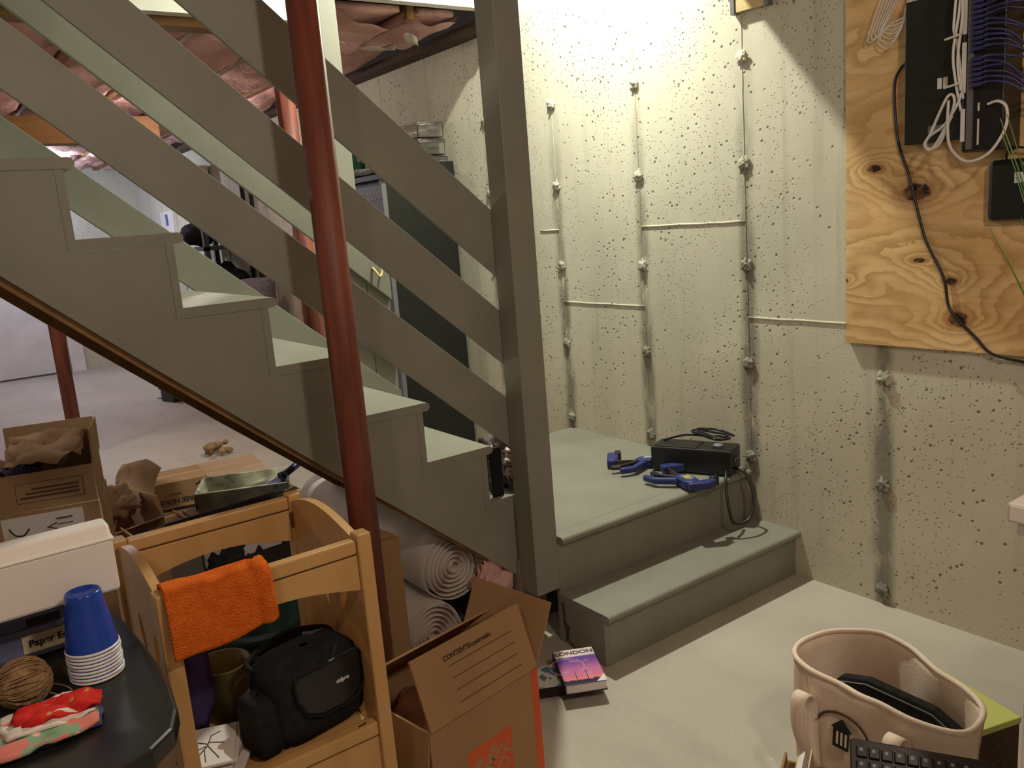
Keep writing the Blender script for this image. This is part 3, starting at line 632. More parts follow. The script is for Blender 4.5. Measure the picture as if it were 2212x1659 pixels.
MB().box((-.04, -.03, 0), (.06, .14, .19)).build('carton_body', cloth_print('green_printed_card', (.02, .09, .06), (.30, .24, .12), (.45, .38, .2), 22), gb)
yb = thing('yellow_box', 'yellow picture box standing right of the dark green box on the cabinet', 'box', (2.14, 4.07, 1.65))
MB().box((-.05, -.05, 0), (.07, .06, .16)).build('carton_body', cloth_print('yellow_printed_card', (.75, .62, .22), (.68, .60, .22), (.30, .14, .03), 16), yb)

# things seen through the railing against the far part of the concrete wall
bk = []
for k in range(5):
    c = [(.25, .06, .04), (.05, .05, .06), (.5, .42, .3), (.18, .05, .04), (.6, .55, .48)][k]
    b = MB().box((2.20+.0, 8.15-.07*k, 1.72), (2.42, 8.20-.07*k, 2.02-.02*(k % 2))).build('book', mat('spine_%d' % k, c, None, .6), bevel=.003)
    tag(b, ['red spine book', 'black spine book', 'cream spine book', 'dark red spine book', 'pale spine book'][k] + ' standing on the high shelf on the far wall', 'book', 'books on the high far shelf')
sf = MB().box((2.17, 7.70, 1.69), (2.443, 8.40, 1.72)).build('wall_shelf', M['rawwood']); tag(sf, 'high wooden shelf carrying books on the far concrete wall', 'shelf')
for i, yy in enumerate((7.05, 6.86)):
    p = MB().tube([(2.42, yy, .02), (2.42, yy, 2.24)], .018, 12).build('black_pipe', M['blackmetal'], smooth=True); tag(p, ['left', 'right'][i] + ' one of two black pipes running up the concrete wall beyond the railing', 'pipe', 'black wall pipes')
bc = thing('storage_rack', 'dark storage rack with black bags beyond the railing at the far wall', 'rack', (2.2, 7.2, 0))
for (x, y) in ((1.98, 6.75), (1.98, 7.9), (2.40, 6.75), (2.40, 7.9)): MB().box((x-.02, y-.02, 0), (x+.02, y+.02, 1.45)).build('upright', M['blackmetal'], bc, world=True)
for z in (.4, .85, 1.28): MB().box((1.96, 6.73, z), (2.42, 7.92, z+.03)).build('shelf', M['blackmetal'], bc, world=True)
for i, (c, r, sc, m_, lab) in enumerate((((2.16, 7.5, 1.43), .15, (1, 1.4, .72), 'blackfabric', 'black bag on the top shelf of the dark storage rack'), ((2.18, 7.0, 1.02), .17, (1, 1.2, .85), 'blackfabric', 'rounded black bag on the middle shelf of the dark storage rack'))):
    o = MB().blob((0, 0, 0), r, .3, 2, 18, 12, sc, i).build('black_bag', M[m_], smooth=True); o.location = c; tag(o, lab, 'bag', 'bags on the dark rack')
gr = thing('grey_bin', 'grey bin with a blue light beside the dark storage rack', 'bin', (2.2, 6.35, 0))
MB().lathe([(.001, 0), (.11, 0), (.13, 1.02), (.12, 1.05), (.001, 1.05)], n=24).build('bin_body', M['dust'], gr, smooth=True)
bl, nt_, bb_ = base('blue_glow', .3); bb_.inputs['Emission Color'].default_value = (.1, .12, 1, 1); bb_.inputs['Emission Strength'].default_value = 2
MB().box((-.16, -.05, .98), (-.13, .0, 1.02)).build('blue_light', bl, gr)
carton('mauve_carton', 'dusky brown carton seen through the railing left of the black boxes', (2.20, 4.85, 0), 0, .42, .40, 1.02, M['cardlight'], closed=True, inner=M['card'])
for k, (yy, m_, lab) in enumerate(((4.55, 'greymetal', 'grey file box right of the dusky carton behind the railing'), (4.50, 'blackplastic', 'black file box between two grey-blue ones behind the railing'), (4.45, 'brushblue', 'dark blue file box at the right end behind the railing'))):
    o = MB().box((2.06+.0, yy, 0), (2.42, yy+.045, 1.0-.03*k)).build('file_box', M[m_], bevel=.004); tag(o, lab, 'file box', 'file boxes behind the railing')
# crumpled bag and dark panel on the lowest tread
jb = MB().blob((0, 0, 0), .10, .8, 3.5, 34, 24, (.80, .95, .84), 21).build('crumpled_bag', M['foil'], smooth=True); jb.location = (1.505, 2.20, .570); tag(jb, 'crumpled silvery bag sitting on the lowest stair tread behind the post', 'bag')
o = MB().box((1.383, 2.10, .497), (1.422, 2.112, .655)).build('dark_panel', M['gap'], bevel=.002); tag(o, 'narrow black panel standing on the lowest tread beside the crumpled bag', 'panel')  # plain black panel standing for an unidentified dark strip

# ------------------------------------------------------------------ on the landing
pw = thing('power_conditioner', 'black power conditioner box with its cord looped on top, on the landing corner', 'power unit', (2.315, 2.115, LZ), math.radians(-66))
MB().box((-.155, -.06, .006), (.155, .06, .098)).build('case', M['blackplastic'], pw, bevel=.006)
MB().box((-.14, -.05, .098), (.02, .05, .101)).build('raised_panel', M['blackplastic'], pw, bevel=.002)
MB().lathe([(.001, .098), (.02, .098), (.018, .106), (.001, .108)], (.09, .0, 0), 20).build('dial', M['clampgrey'], pw, smooth=True)
for a in (-1, 1):
    for b in (-1, 1): MB().box((a*.135-.01, b*.045-.01, 0), (a*.135+.01, b*.045+.01, .006)).build('foot', M['blackplastic'], pw)
for dx in (-.02, .01, .03): MB().box((.1555, dx, .05), (.158, dx+.012, .062)).build('socket', M['clampgrey'], pw)
cd = spline([(-.13, .02, .103), (-.05, .03, .125), (.03, .02, .13), (.10, .04, .125), (.13, .01, .128), (.09, -.03, .132), (.03, .0, .138), (-.02, .03, .142), (.0, .06, .14), (.06, .04, .140), (.12, .0, .145), (.14, -.03, .14), (.11, -.05, .142), (.05, -.02, .15), (.0, .02, .152), (.03, .05, .15), (.09, .03, .152), (.14, .04, .13)], 8)
MB().tube(cd, .0045, 8).build('coiled_cord', M['blackplastic'], pw, smooth=True)
cd = spline([(.155, -.03, .03), (.20, -.05, .02), (.235, -.075, -.05), (.235, -.13, -.12), (.19, -.17, -.13), (.165, -.155, -.06), (.15, -.12, .005), (.14, -.08, .03)], 8)
MB().tube(cd, .0055, 8).build('hanging_cord', M['blackplastic'], pw, smooth=True)
def clamp(name, label, loc, rz, L=.30):
    t = thing(name, label, 'clamp', loc, math.radians(rz), 'blue bar clamps on the landing')
    MB().box((-L, -.004, .012), (.06, .004, .030)).build('bar', M['steelbar'], t, bevel=.001)
    bd = MB().prism([(-.05, -.03), (.035, -.025), (.05, .0), (.035, .03), (-.03, .028), (-.06, .0)], 'Z', .006, .038).build('body', M['clampblue'], t, bevel=.006)
    MB().prism([(-.035, -.017), (.02, -.014), (.028, .002), (.018, .018), (-.025, .016)], 'Z', .038, .0405).build('body_inlay', M['clampgrey'], bd, bevel=.001)
    MB().prism([(-.045, -.028), (-.015, -.03), (-.06, -.105), (-.115, -.125), (-.125, -.105), (-.075, -.085)], 'Z', .010, .034).build('handle', M['clampblue'], t, bevel=.007)
    MB().prism([(-.06, .0), (-.05, -.02), (-.12, -.075), (-.155, -.08), (-.155, -.062), (-.115, -.05)], 'Z', .013, .031).build('trigger', M['blackplastic'], t, bevel=.006)
    MB().prism([(.03, -.02), (.06, -.02), (.075, .05), (.055, .085), (.03, .085), (.035, .03)], 'Z', .008, .036).build('jaw', M['clampblue'], t, bevel=.006)
    MB().box((.012, .075, .004), (.036, .105, .040)).build('jaw_pad', M['blackplastic'], t, bevel=.005)
    MB().prism([(-L, -.02), (-L+.035, -.02), (-L+.045, .06), (-L+.025, .095), (-L, .09)], 'Z', .006, .038).build('fixed_jaw', M['clampblue'], t, bevel=.007)
    MB().box((-L+.028, .07, .003), (-L+.055, .11, .041)).build('jaw_pad', M['blackplastic'], t, bevel=.006)
    return t
c1 = clamp('bar_clamp', 'blue bar clamp with a yellow sticker at the landing edge, nearest the viewer', (2.135, 1.990, LZ+.001), -112, .20)
MB().box((-.012, -.012, .0406), (.004, .012, .0412)).build('sticker', M['yellow'], c1)
c2 = clamp('bar_clamp', 'blue bar clamp with white lettering, farther back against the black power unit', (2.235, 2.27, LZ+.001), -43, .17)
text('lettering', 'IRWIN', .014, M['paper'], c2, Matrix.Translation((-.003, 0, .0408)), bold=.0006)

# ------------------------------------------------------------------ guide books on the floor
def guide(label, loc, rz, cover):
    b = thing('guide_book', label, 'book', loc, math.radians(rz), 'guide books on the floor')
    w_, h_, t_ = .060, .096, .030
    MB().box((-w_+.003, -h_+.003, .002), (w_-.003, h_-.003, t_-.002)).build('pages', M['paper'], b)
    cv = MB().box((-w_, -h_, t_-.002), (w_, h_, t_)).build('cover', cover, b, bevel=.0006)
    MB().box((-w_, -h_, 0), (w_, h_, .002)).build('back_cover', M['ink'], b)
    MB().box((-w_-.001, -h_, 0), (-w_+.001, h_, t_)).build('spine', M['ink'], b)
    text('lettering', 'LONDON', .026, mat('maroon_ink', (.16, .03, .05)), cv, Matrix.Translation((0, .074, t_+.0002)), bold=.0008)
    return b
g1 = guide('purple sunset London guide book, lying on top of the other one', (1.398, 1.755, .018), -28, M['bookcover'])
MB().tube([(-.035+.05*math.cos(a), .0+.045*math.sin(a), .0304) for a in [2*PI*i/26 for i in range(27)]], .0007, 4).build('wheel_print', M['paper'], g1)
MB().prism([(.03, -.096), (.06, -.096), (.06, -.06)], 'Z', .0301, .0304).build('white_corner', M['paper'], g1)
for x in (-.02, .012): MB().box((x-.001, -.085, .0302), (x+.001, -.03, .0305)).build('mast_print', M['ink'], g1)
g2 = guide('second London guide book half hidden under the purple one, spine outward', (1.352, 1.80, 0), 62, cloth_print('photo_mosaic_cover', (.55, .52, .48), (.10, .16, .24), (.20, .10, .06), 40))
g1.location.z = .031

# ================================================================== PLYWOOD BOARD AND NETWORK GEAR ON THE WALL
pb = MB().box((W-.019, .70, .871), (W-.001, 1.5555, 2.10)).build('plywood_board', M['ply'], bevel=.001); tag(pb, 'knotty plywood backboard fixed to the concrete wall at the right', 'board')
PF = W-.019
def onwall(name, label, cat, y, z): return thing(name, label, cat, (PF, y, z))
en = onwall('network_enclosure', 'flat black metal network panel on the plywood', 'network panel', 1.24, 1.65)
MB().box((PF-.055, 1.150, 1.462), (PF, 1.338, 1.842)).build('panel_body', M['blackmetal'], en, world=True, bevel=.003)
for dy in (0, .016): MB().box((PF-.0565, 1.232-dy, 1.60), (PF-.055, 1.244-dy, 1.628)).build('label_strip', M['whitecable'], en, world=True)
MB().box((PF-.0565, 1.212, 1.488), (PF-.055, 1.268, 1.506)).build('tape', M['clampgrey'], en, world=True)
pp_ = onwall('network_patch_bay', 'tall black patch panel full of violet-blue cable plugs, right of the flat network panel', 'patch panel', 1.10, 1.62)
MB().box((PF-.045, 1.055, 1.425), (PF, 1.176, 1.475)).build('bracket', M['blackplastic'], pp_, world=True)
MB().box((PF-.095, 1.052, 1.425), (PF-.0, 1.158, 1.93)).build('panel_body', M['blackplastic'], pp_, world=True, bevel=.004)
MB().box((PF-.103, 1.128, 1.43), (PF-.095, 1.142, 1.93)).build('port_strip', M['greymetal'], pp_, world=True)
for a, b in ((1.44, 1.505), (1.525, 1.545)): MB().box((PF-.0975, 1.112, a), (PF-.095, 1.116, b)).build('label_strip', M['whitecable'], pp_, world=True)
for a, b in ((1.452, 1.535), (1.575, 1.70), (1.72, 1.90)): MB().box((PF-.098, 1.148, a), (PF-.0955, 1.159, b)).build('white_strip', M['whitecable'], pp_, world=True)
zz = 1.585; k = 0; ends = []
while zz < 1.93:
    if k % 13 not in (6,):
        MB().box((PF-.118, 1.098, zz), (PF-.095, 1.126, zz+.009)).build('plug', M['bluecable'], pp_, world=True)
        ends.append(zz+.0045)
    zz += .0125; k += 1
random.seed(11)
for i, z0 in enumerate(ends):
    pts = [(PF-.115, 1.10, z0), (PF-.13, 1.075, z0+.001), (PF-.12+.01*math.sin(i), 1.03, z0-.006-.010*random.random()+.02*(z0 > 1.75)), (PF-.08, .97, z0-.03-.05*random.random()+.05*(z0 > 1.75)), (PF-.04-.02*random.random(), .90, z0+random.uniform(-.10, .03)), (PF-.03, .85, lerp(z0, 1.9, .5)), (PF-.025+.004*math.sin(i*5), 1.0-.010*i, 2.05), (PF-.02+.004*math.sin(i*5), 1.0-.010*i, 2.24)]
    c = MB().tube(spline(pts, 5), .0032, 6).build('patch_cable', M['bluecable'], smooth=True)
    c['label'] = 'violet-blue patch cable fanning right from the black patch panel'; c['category'] = 'cable'; c['group'] = 'violet-blue patch cables'
for i, pts in enumerate(([(1.17, 1.95), (1.172, 1.84), (1.178, 1.74), (1.168, 1.70), (1.158, 1.62), (1.150, 1.56)], [(1.162, 1.95), (1.160, 1.80), (1.175, 1.68), (1.166, 1.60), (1.152, 1.53)], [(1.168, 1.95), (1.165, 1.86), (1.150, 1.78), (1.160, 1.66), (1.150, 1.58)])):
    c = MB().tube(spline([(PF-.105-.006*i, y, z) for y, z in pts], 6), .0035, 6).build('white_cable', M['whitecable'], smooth=True)
    c['label'] = 'white cable strapped down the left edge of the patch panel'; c['category'] = 'cable'; c['group'] = 'white cables along the patch panel'
for i, z in enumerate((1.715, 1.595)):
    c = MB().tube([(PF-.122, 1.150, z+.004), (PF-.122, 1.192, z-.002)], .003, 6).build('cable_tie', M['whitecable']); tag(c, ['upper', 'lower'][i] + ' white cable tie around the white cables by the patch panel', 'cable tie')
c = MB().tube(spline([(PF-.11, 1.152, 1.575), (PF-.12, 1.158, 1.545), (PF-.12, 1.19, 1.50), (PF-.12, 1.235, 1.47), (PF-.12, 1.235, 1.445), (PF-.12, 1.20, 1.455), (PF-.12, 1.165, 1.55), (PF-.125, 1.18, 1.57), (PF-.125, 1.225, 1.48), (PF-.125, 1.24, 1.455), (PF-.12, 1.22, 1.443), (PF-.12, 1.17, 1.52)], 7), .0038, 6).build('white_cable', M['whitecable'], smooth=True)
tag(c, 'white cable coiled in narrow loops over the black network panel bottom', 'cable')
c = MB().tube(spline([(PF-.12, 1.18, 1.56), (PF-.13, 1.176, 1.50), (PF-.135, 1.165, 1.44), (PF-.14, 1.12, 1.40), (PF-.14, 1.065, 1.415), (PF-.135, 1.030, 1.47), (PF-.13, 1.030, 1.52), (PF-.12, 1.055, 1.54), (PF-.11, 1.085, 1.537)], 8), .0038, 6).build('white_cable', M['whitecable'], smooth=True)
tag(c, 'white cable drooping in one big loop below the patch panel', 'cable')
for i in range(7):
    r = random.uniform(.0, 1)
    pts = [(PF-.02-.006*i, 1.32+.008*i, 1.95), (PF-.035, 1.39+.012*i, 1.83-.01*i), (PF-.03, 1.432-.006*i, 1.765+.006*i), (PF-.028, 1.405-.008*i, 1.74+.012*i), (PF-.03, 1.365-.006*i, 1.78+.01*i), (PF-.03, 1.33+.01*r, 1.87), (PF-.03, 1.25+.02*i, 1.95)]
    c = MB().tube(spline(pts, 6), .0022, 5).build('white_cable', M['whitecable'], smooth=True)
    c['label'] = 'thin white cable looping at the top left of the plywood'; c['category'] = 'cable'; c['group'] = 'thin white loops at the top of the plywood'
ro = onwall('router', 'black rounded router box with a white label, low at the right on the plywood', 'router', 1.05, 1.31)
MB().box((PF-.04, .97, 1.238), (PF, 1.115, 1.397)).build('router_body', M['blackplastic'], ro, world=True, bevel=.014)
MB().box((PF-.0412, 1.02, 1.335), (PF-.04, 1.045, 1.362)).build('white_label', M['whitecable'], ro, world=True)
MB().tube(spline([(PF-.02, 1.075, 1.395), (PF-.03, 1.07, 1.415), (PF-.03, 1.05, 1.425), (PF-.03, 1.02, 1.42)], 6), .003, 6).build('router_lead', M['blackplastic'], ro, smooth=True, world=True)
cp = [(1.335, 1.700), (1.352, 1.695), (1.378, 1.677), (1.394, 1.629), (1.383, 1.485), (1.347, 1.377), (1.303, 1.216), (1.281, 1.163), (1.24, 1.083), (1.225, 1.004), (1.197, .965), (1.145, .915), (1.10, .873), (1.02, .854), (.90, .84), (.84, .70), (.82, .40), (.82, .02)]
c = MB().tube(spline([(PF-.008, y, z) for y, z in cp[:13]] + [(W-.012, y, z) for y, z in cp[13:]], 6), .0042, 8).build('snaking_cord', M['blackplastic'], smooth=True); tag(c, 'black power cord snaking down the plywood over its knots', 'cord')
MB().tube([(PF-.02, 1.336, 1.702), (PF-.010, 1.362, 1.690)], .010, 8, r_end=.006).build('plug', M['blackplastic'], c)

# ================================================================== MAPLE RACK
RX0, RX1, RY0, RY1, RT = .236, .612, 1.345, 1.705, .80
rk = thing('wooden_rack', 'honey maple rack with curved cut-out sides, standing left of the moving box', 'rack', (.424, 1.52, 0))
for i, (x, y, h_) in enumerate(((RX0, RY0, RT+.012), (RX1-.028, RY0, RT+.012), (RX0, RY1-.03, RT+.012), (RX1-.028, RY1-.03, RT+.012))):
    MB().box((x, y, 0), (x+.028, y+.034, h_)).build('post', M['maple'], rk, world=True, bevel=.004)
def arch_rail(y0, y1, zt, name):
    xa, xb = RX0+.0285, RX1-.0285; n_ = 14
    P = [(xa, zt-.030), (xa, zt-.098)] + [(lerp(xa, xb, i/n_), zt-.098+.026*math.sin(PI*i/n_)) for i in range(1, n_)] + [(xb, zt-.098), (xb, zt-.030)]
    MB().prism(P, 'Y', y0+.003, y1-.003).build(name, M['maple'], rk, world=True, bevel=.001)
    MB().box((xa, y0, zt-.027), (xb, y1, zt)).build('rail_cap', M['maple'], rk, world=True, bevel=.004)
    MB().box((xa, y0+.005, zt-.0302), (xb, y1-.005, zt-.0268)).build('groove', M['maple_dark'], rk, world=True)
arch_rail(RY0+.006, RY0+.028, RT+.002, 'front_rail'); arch_rail(RY1-.028, RY1-.006, RT+.008, 'back_rail')
def teardrop(cx, cy, L, wd, ang):
    out = []
    for i in range(28):
        t = 2*PI*i/28; x = L*math.cos(t); y = wd*math.sin(t)*(.55+.45*math.cos(t))
        out.append((cx+x*math.cos(ang)-y*math.sin(ang), cy+x*math.sin(ang)+y*math.cos(ang)))
    return out
for x in (RX0+.008, RX1-.024):
    y0, y1 = RY0+.035, RY1-.031
    topc = [(lerp(y1, y0, i/16), RT-.002+.026*math.sin(PI*(i/16)**.85)) for i in range(17)]
    outl = [(y0, .10), (y1, .10)] + topc
    holes = [teardrop(RY0+.11, .66, .050, .026, 1.9), teardrop(RY0+.20, .66, .050, .026, 1.2), teardrop(RY0+.155, .53, .060, .026, -1.57), teardrop(RY0+.25, .50, .065, .03, 1.9), teardrop(RY0+.08, .42, .055, .026, 1.2)]
    curve_mesh('side_panel', [outl]+holes, .016, M['maple'], rk, Matrix.Translation(-rk.location) @ Matrix(((0, 0, 1, x+.008), (1, 0, 0, 0), (0, 1, 0, 0), (0, 0, 0, 1))))
MB().box((RX0+.03, RY0+.03, .405), (RX1-.03, RY1-.03, .42)).build('shelf', M['maple'], rk, world=True)
MB().box((RX0+.0285, RY0+.004, .412), (RX1-.0285, RY0+.030, .440)).build('lower_rail_cap', M['maple'], rk, world=True, bevel=.004)
MB().box((RX0+.0285, RY0+.010, .12), (RX1-.0285, RY0+.026, .410)).build('lower_panel', M['maple'], rk, world=True)
MB().box((RX0+.0285, RY0+.008, .4095), (RX1-.0285, RY0+.027, .4125)).build('groove', M['maple_dark'], rk, world=True)
MB().box((RX1-.03, RY1-.033, .742), (RX1-.0245, RY1-.030, .775)).build('slot', M['maple_dark'], rk, world=True)

# towel over the front rail
def towel(u, v):
    # v runs over the rail: back hem -> top -> front hem
    L = [( .040, -.055), (.036, -.01), (.028, .006), (.008, .012), (-.012, .008), (-.020, -.010), (-.024, -.05), (-.026, -.088)]
    s = v*(len(L)-1); i = min(int(s), len(L)-2); f = s-i
    yy = lerp(L[i][0], L[i+1][0], f); zz = lerp(L[i][1], L[i+1][1], f)
    x = lerp(.248, .412, u); sag = .006*math.sin(u*7+1)*v + .005*noise.noise(Vector((u*4, v*5, 3)))
    if v > .7: zz -= .018*(1-u)*(v-.7)/.3 + .0
    if u > .85: yy -= .010*math.sin((u-.85)/.15*PI)
    return (x + .012*(v-.5)*(u-.3), RY0+.012+yy-sag*.9-.004, RT+.008+zz+sag)
tw = MB().grid(towel, 40, 44).build('orange_towel', M['towel'], smooth=True, solid=.007, subsurf=0); tag(tw, 'bright orange towel draped over the left end of the rack front rail', 'towel')

# camera bag on the rack shelf
bg = thing('camera_bag', 'black padded camera bag with a rounded lid, on the rack shelf', 'bag', (.500, 1.462, .421), math.radians(10))
def rbox(w, d, h, r, n=40, m=14, flat=.22):
    def fn(u, v):
        a = 2*PI*u; b = PI*(v*.996+.002)-PI/2
        e = .42; f = .5
        sp = lambda t, p: math.copysign(abs(t)**p, t)
        return (w/2*sp(math.cos(b), f)*sp(math.cos(a), e), d/2*sp(math.cos(b), f)*sp(math.sin(a), e), h/2+h/2*sp(math.sin(b), f))
    return MB().grid(fn, n, m, wrap=True)
rbox(.20, .135, .165, 0).build('bag_body', M['blackfabric'], bg, smooth=True)
lidp = [(-.062, .150), (.070, .150), (.078, .135), (.076, .085), (.060, .060), (.035, .052), (-.020, .054), (-.050, .068), (-.066, .10), (-.070, .135)]
fl = MB().prism(lidp, 'Y', -.0735, -.060).build('front_flap', M['greymetal'] if False else M['blackplastic'], bg, bevel=.005)
text('lettering', 'vidpro', .011, M['paper'], fl, frame((.030, -.0740, .105), *FX), bold=.0003)
MB().tube([(p[0], -.0745, p[1]) for p in lidp + [lidp[0]]], .0022, 6).build('piping', M['blackfabric'], fl, smooth=True)
rbox(.060, .085, .115, 0, 24, 10).xf(Matrix.Translation((-.108, -.006, .0))).build('side_pocket', M['blackfabric'], bg, smooth=True)
MB().tube(spline([(-.085, .03, .135), (-.09, .055, .150), (0, .07, .165), (.08, .055, .150), (.085, .03, .135)], 6), .006, 8).build('carry_strap', M['blackfabric'], bg, smooth=True)
MB().box((.028, -.112, -.22), (.046, -.109, .02)).build('hanging_strap', M['blackfabric'], bg)
# printed cards and small things on the shelf
for i in range(6):
    cdm = MB().box((-.048, -.062, 0), (.048, .062, .006)).build('printed_card', M['paper'] if i != 2 else M['cardlight'], bevel=.0015)
    cdm.location = (.308+.006*math.sin(i*2.1)+(.014 if i < 3 else 0), 1.470+.006*math.cos(i*3), .421+.0068*i); cdm.rotation_euler = (0, 0, -.45+.12*math.sin(i*1.7)-(.25 if i < 3 else 0))
    cdm['label'] = 'cream printed card in the small stack on the rack shelf, left of the camera bag' if i < 5 else 'top cream card with a dark insect drawing, on the stack on the rack shelf'
    cdm['category'] = 'card'; cdm['group'] = 'printed cards on the rack shelf'
    if i == 5:
        dk = MB()
        dk.tube([(-.02, -.04, .0066), (.0, .0, .0066), (.004, .03, .0066)], .0012, 4)
        dk.build('drawing', M['greyink'], cdm)
        for (a, b) in (((0, 0), (-.03, -.015)), ((0, .005), (-.025, .02)), ((.002, .01), (.028, .0)), ((.0, .0), (.022, -.045)), ((-.005, -.01), (.0, -.05)), ((.004, .03), (.02, .04))):
            MB().tube([(a[0], a[1], .0066), (b[0], b[1], .0066)], .0009, 4).build('drawing', M['greyink'], cdm)
pu = MB().blob((0, 0, 0), .10, .3, 2, 18, 14, (.42, .9, 1.15), 3).build('purple_bundle', M['purple'], smooth=True); pu.location = (.312, 1.60, .54); tag(pu, 'deep purple cloth bundle inside the left side of the rack', 'cloth')
ob = thing('olive_tub', 'small olive tub on the rack shelf behind the printed cards', 'tub', (.385, 1.615, .421))
MB().lathe([(.001, 0), (.042, 0), (.052, .11), (.055, .112), (.050, .112), (.040, .004), (.001, .004)], n=24).build('tub_body', M['olive'], ob, smooth=True)
wb = MB().box((-.035, -.02, 0), (.035, .02, .05)).build('white_carton', M['paper'], bevel=.002); wb.location = (.43, 1.575, .421); wb.rotation_euler = (0, 0, .3); tag(wb, 'small white carton on the rack shelf beside the olive tub', 'carton')
# green bin with clothes behind the rack
gbn = thing('green_bin', 'dark green plastic bin standing behind the rack', 'bin', (.545, 1.88, 0))
MB().lathe([(.001, .002), (.10, .002), (.135, .47), (.145, .475), (.145, .49), (.13, .49), (.095, .01), (.001, .01)], n=36).build('bin_body', M['green'], gbn, smooth=True)
MB().lathe([(.136, .42), (.142, .425), (.142, .44), (.137, .445)], n=36, close=False).build('bin_band', M['green'], gbn, smooth=True)
dkb = thing('black_carton', 'black open carton holding patterned cloth, behind the rack back rail', 'carton', (.63, 2.20, 0), .1)
q = MB()
for a, b in (((-.16, -.13, 0), (.16, -.125, .56)), ((-.16, .125, 0), (.16, .13, .62)), ((-.16, -.125, 0), (-.155, .125, .60)), ((.155, -.125, 0), (.16, .125, .60)), ((-.155, -.125, .42), (.155, .125, .43))): q.box(a, b)
q.build('carton_body', M['blackplastic'], dkb)
zb = MB().grid(lambda u, v: ((u-.5)*.27, (v-.5)*.20, .10*math.sin(PI*u)*math.sin(PI*v)+.03*noise.noise(Vector((u*5, v*5, 7)))), 24, 20).build('patterned_cloth', M['zebra'], smooth=True, solid=.006); zb.location = (.63, 2.19, .51); tag(zb, 'black and white patterned cloth heaped in the black carton', 'cloth')

# ================================================================== BLACK TABLE, CUPS, TWINE, CLOTHS, WHITE BOX
TZ = .75
tb = thing('black_table', 'glossy black table with a rounded end at the lower left', 'table', (-.35, 1.30, 0))
pl = [(-1.2, 1.02), (.04, 1.0), (.10, 1.01), (.15, 1.032), (.182, 1.06), (.199, 1.105), (.207, 1.17), (.211, 1.24), (.209, 1.33), (.203, 1.45), (.185, 1.56), (.14, 1.62), (.06, 1.65), (-1.2, 1.66)]
MB().prism(pl, 'Z', TZ-.028, TZ).build('tabletop', M['darktop'], tb, world=True, bevel=.005)
inn = [(-1.15, 1.07), (.03, 1.05), (.12, 1.08), (.15, 1.13), (.16, 1.30), (.15, 1.48), (.10, 1.57), (-1.15, 1.60)]
MB().prism(inn, 'Z', TZ-.10, TZ-.0285).build('apron', M['darktop'], tb, world=True)
for (x, y) in ((.085, 1.11), (.085, 1.51), (-1.08, 1.11), (-1.08, 1.54)): MB().tube([(x, y, 0), (x, y, TZ-.1)], .020, 14, r_end=.028).build('leg', M['darktop'], tb, smooth=True, world=True)
# nested cups, upside down
cup0 = None
for k in range(9):
    if cup0 is None:
        cup0 = thing('plastic_cup', '', 'cup', (0, 0, 0), 0, 'stack of blue cups on the black table')
        H0 = .086
        MB().lathe([(.0350, .004), (.0335, .016), (.0326, .019), (.0292, .048), (.0284, .050), (.0250, H0-.010), (.0240, H0-.002), (.0228, H0), (.0212, H0), (.0204, H0-.004), (.001, H0-.005)], n=40, close=False).build('cup_wall', M['cup'], cup0, smooth=True)
        MB().lathe([(.0343, 0), (.0362, .0008), (.0368, .0024), (.0362, .004), (.0347, .0045)], n=40, close=False).build('lip', M['cupwhite'], cup0, smooth=True)
        c = cup0
    else:
        c = cup0.copy(); C.objects.link(c)
        for ch in cup0.children:
            d = ch.copy(); C.objects.link(d); d.parent = c
    c.location = (.134+.0005*math.sin(k*2), 1.285+.0005*math.cos(k*3), TZ+.0005+.0052*k)
    c['label'] = 'blue cup nested upside down in the stack, only its white lip showing' if k < 8 else 'topmost blue cup of the upside down stack, its whole side showing'
# twine
tt = MB(); random.seed(5)
tt.blob((0, 0, 0), .037, .12, 3, 22, 16, (1.05, 1, .95), 2)
tw_ = tt.build('twine_ball', M['twine'], smooth=True); tw_.scale = (.88, .88, .88); tw_.location = (.042, 1.262, TZ+.033); tag(tw_, 'ball of brown jute twine on the black table', 'twine')
sp = []
for i in range(420):
    a = i*.35; ph = i*.0123; st_ = Matrix.Rotation(ph*2.1, 3, 'X') @ Matrix.Rotation(ph*1.3, 3, 'Z')
    v = st_ @ Vector((math.cos(a), math.sin(a), .25*math.sin(i*.05))); v.normalize(); sp.append(v*(.0385+.0012*math.sin(i*.9)))
MB().tube(sp, .0013, 5).build('windings', M['twine'], tw_, smooth=True)
MB().tube(spline([(.03, -.02, -.02), (.055, -.03, -.034), (.06, .0, -.035), (.04, .035, -.034), (-.0, .05, -.034), (-.06, .02, -.034), (-.09, -.03, -.034), (-.02, -.06, -.034), (.07, -.04, -.034)], 8), .0014, 5).build('loose_end', M['twine'], tw_, smooth=True)
# cloth pads
def pad(name, label, loc, rz, w, d, m, h, seed, tilt=(0, 0)):
    def fn(u, v):
        a = 2*PI*u; k = v
        r = (1+.12*noise.noise(Vector((math.cos(a)*2, math.sin(a)*2, seed))))*(.9 if False else 1)
        sq = 1/max(abs(math.cos(a)), abs(math.sin(a)))**.55
        return (w/2*k*r*math.cos(a)*sq, d/2*k*r*math.sin(a)*sq, h*(1-k**6)*.6+.009*noise.noise(Vector((k*math.cos(a)*3, k*math.sin(a)*3, seed))))
    o = MB().grid(fn, 48, 12, wrap=True).build(name, m, smooth=True, solid=.004); o.location = loc; o.rotation_euler = (tilt[0], tilt[1], rz); tag(o, label, 'cloth', 'folded cloth pads on the black table'); return o
pad('cloth_pad', 'navy edged cloth pad at the bottom of the pile on the table', (.058, 1.168, TZ+.003), .0, .125, .085, M['cloth_navy'], .006, 1)
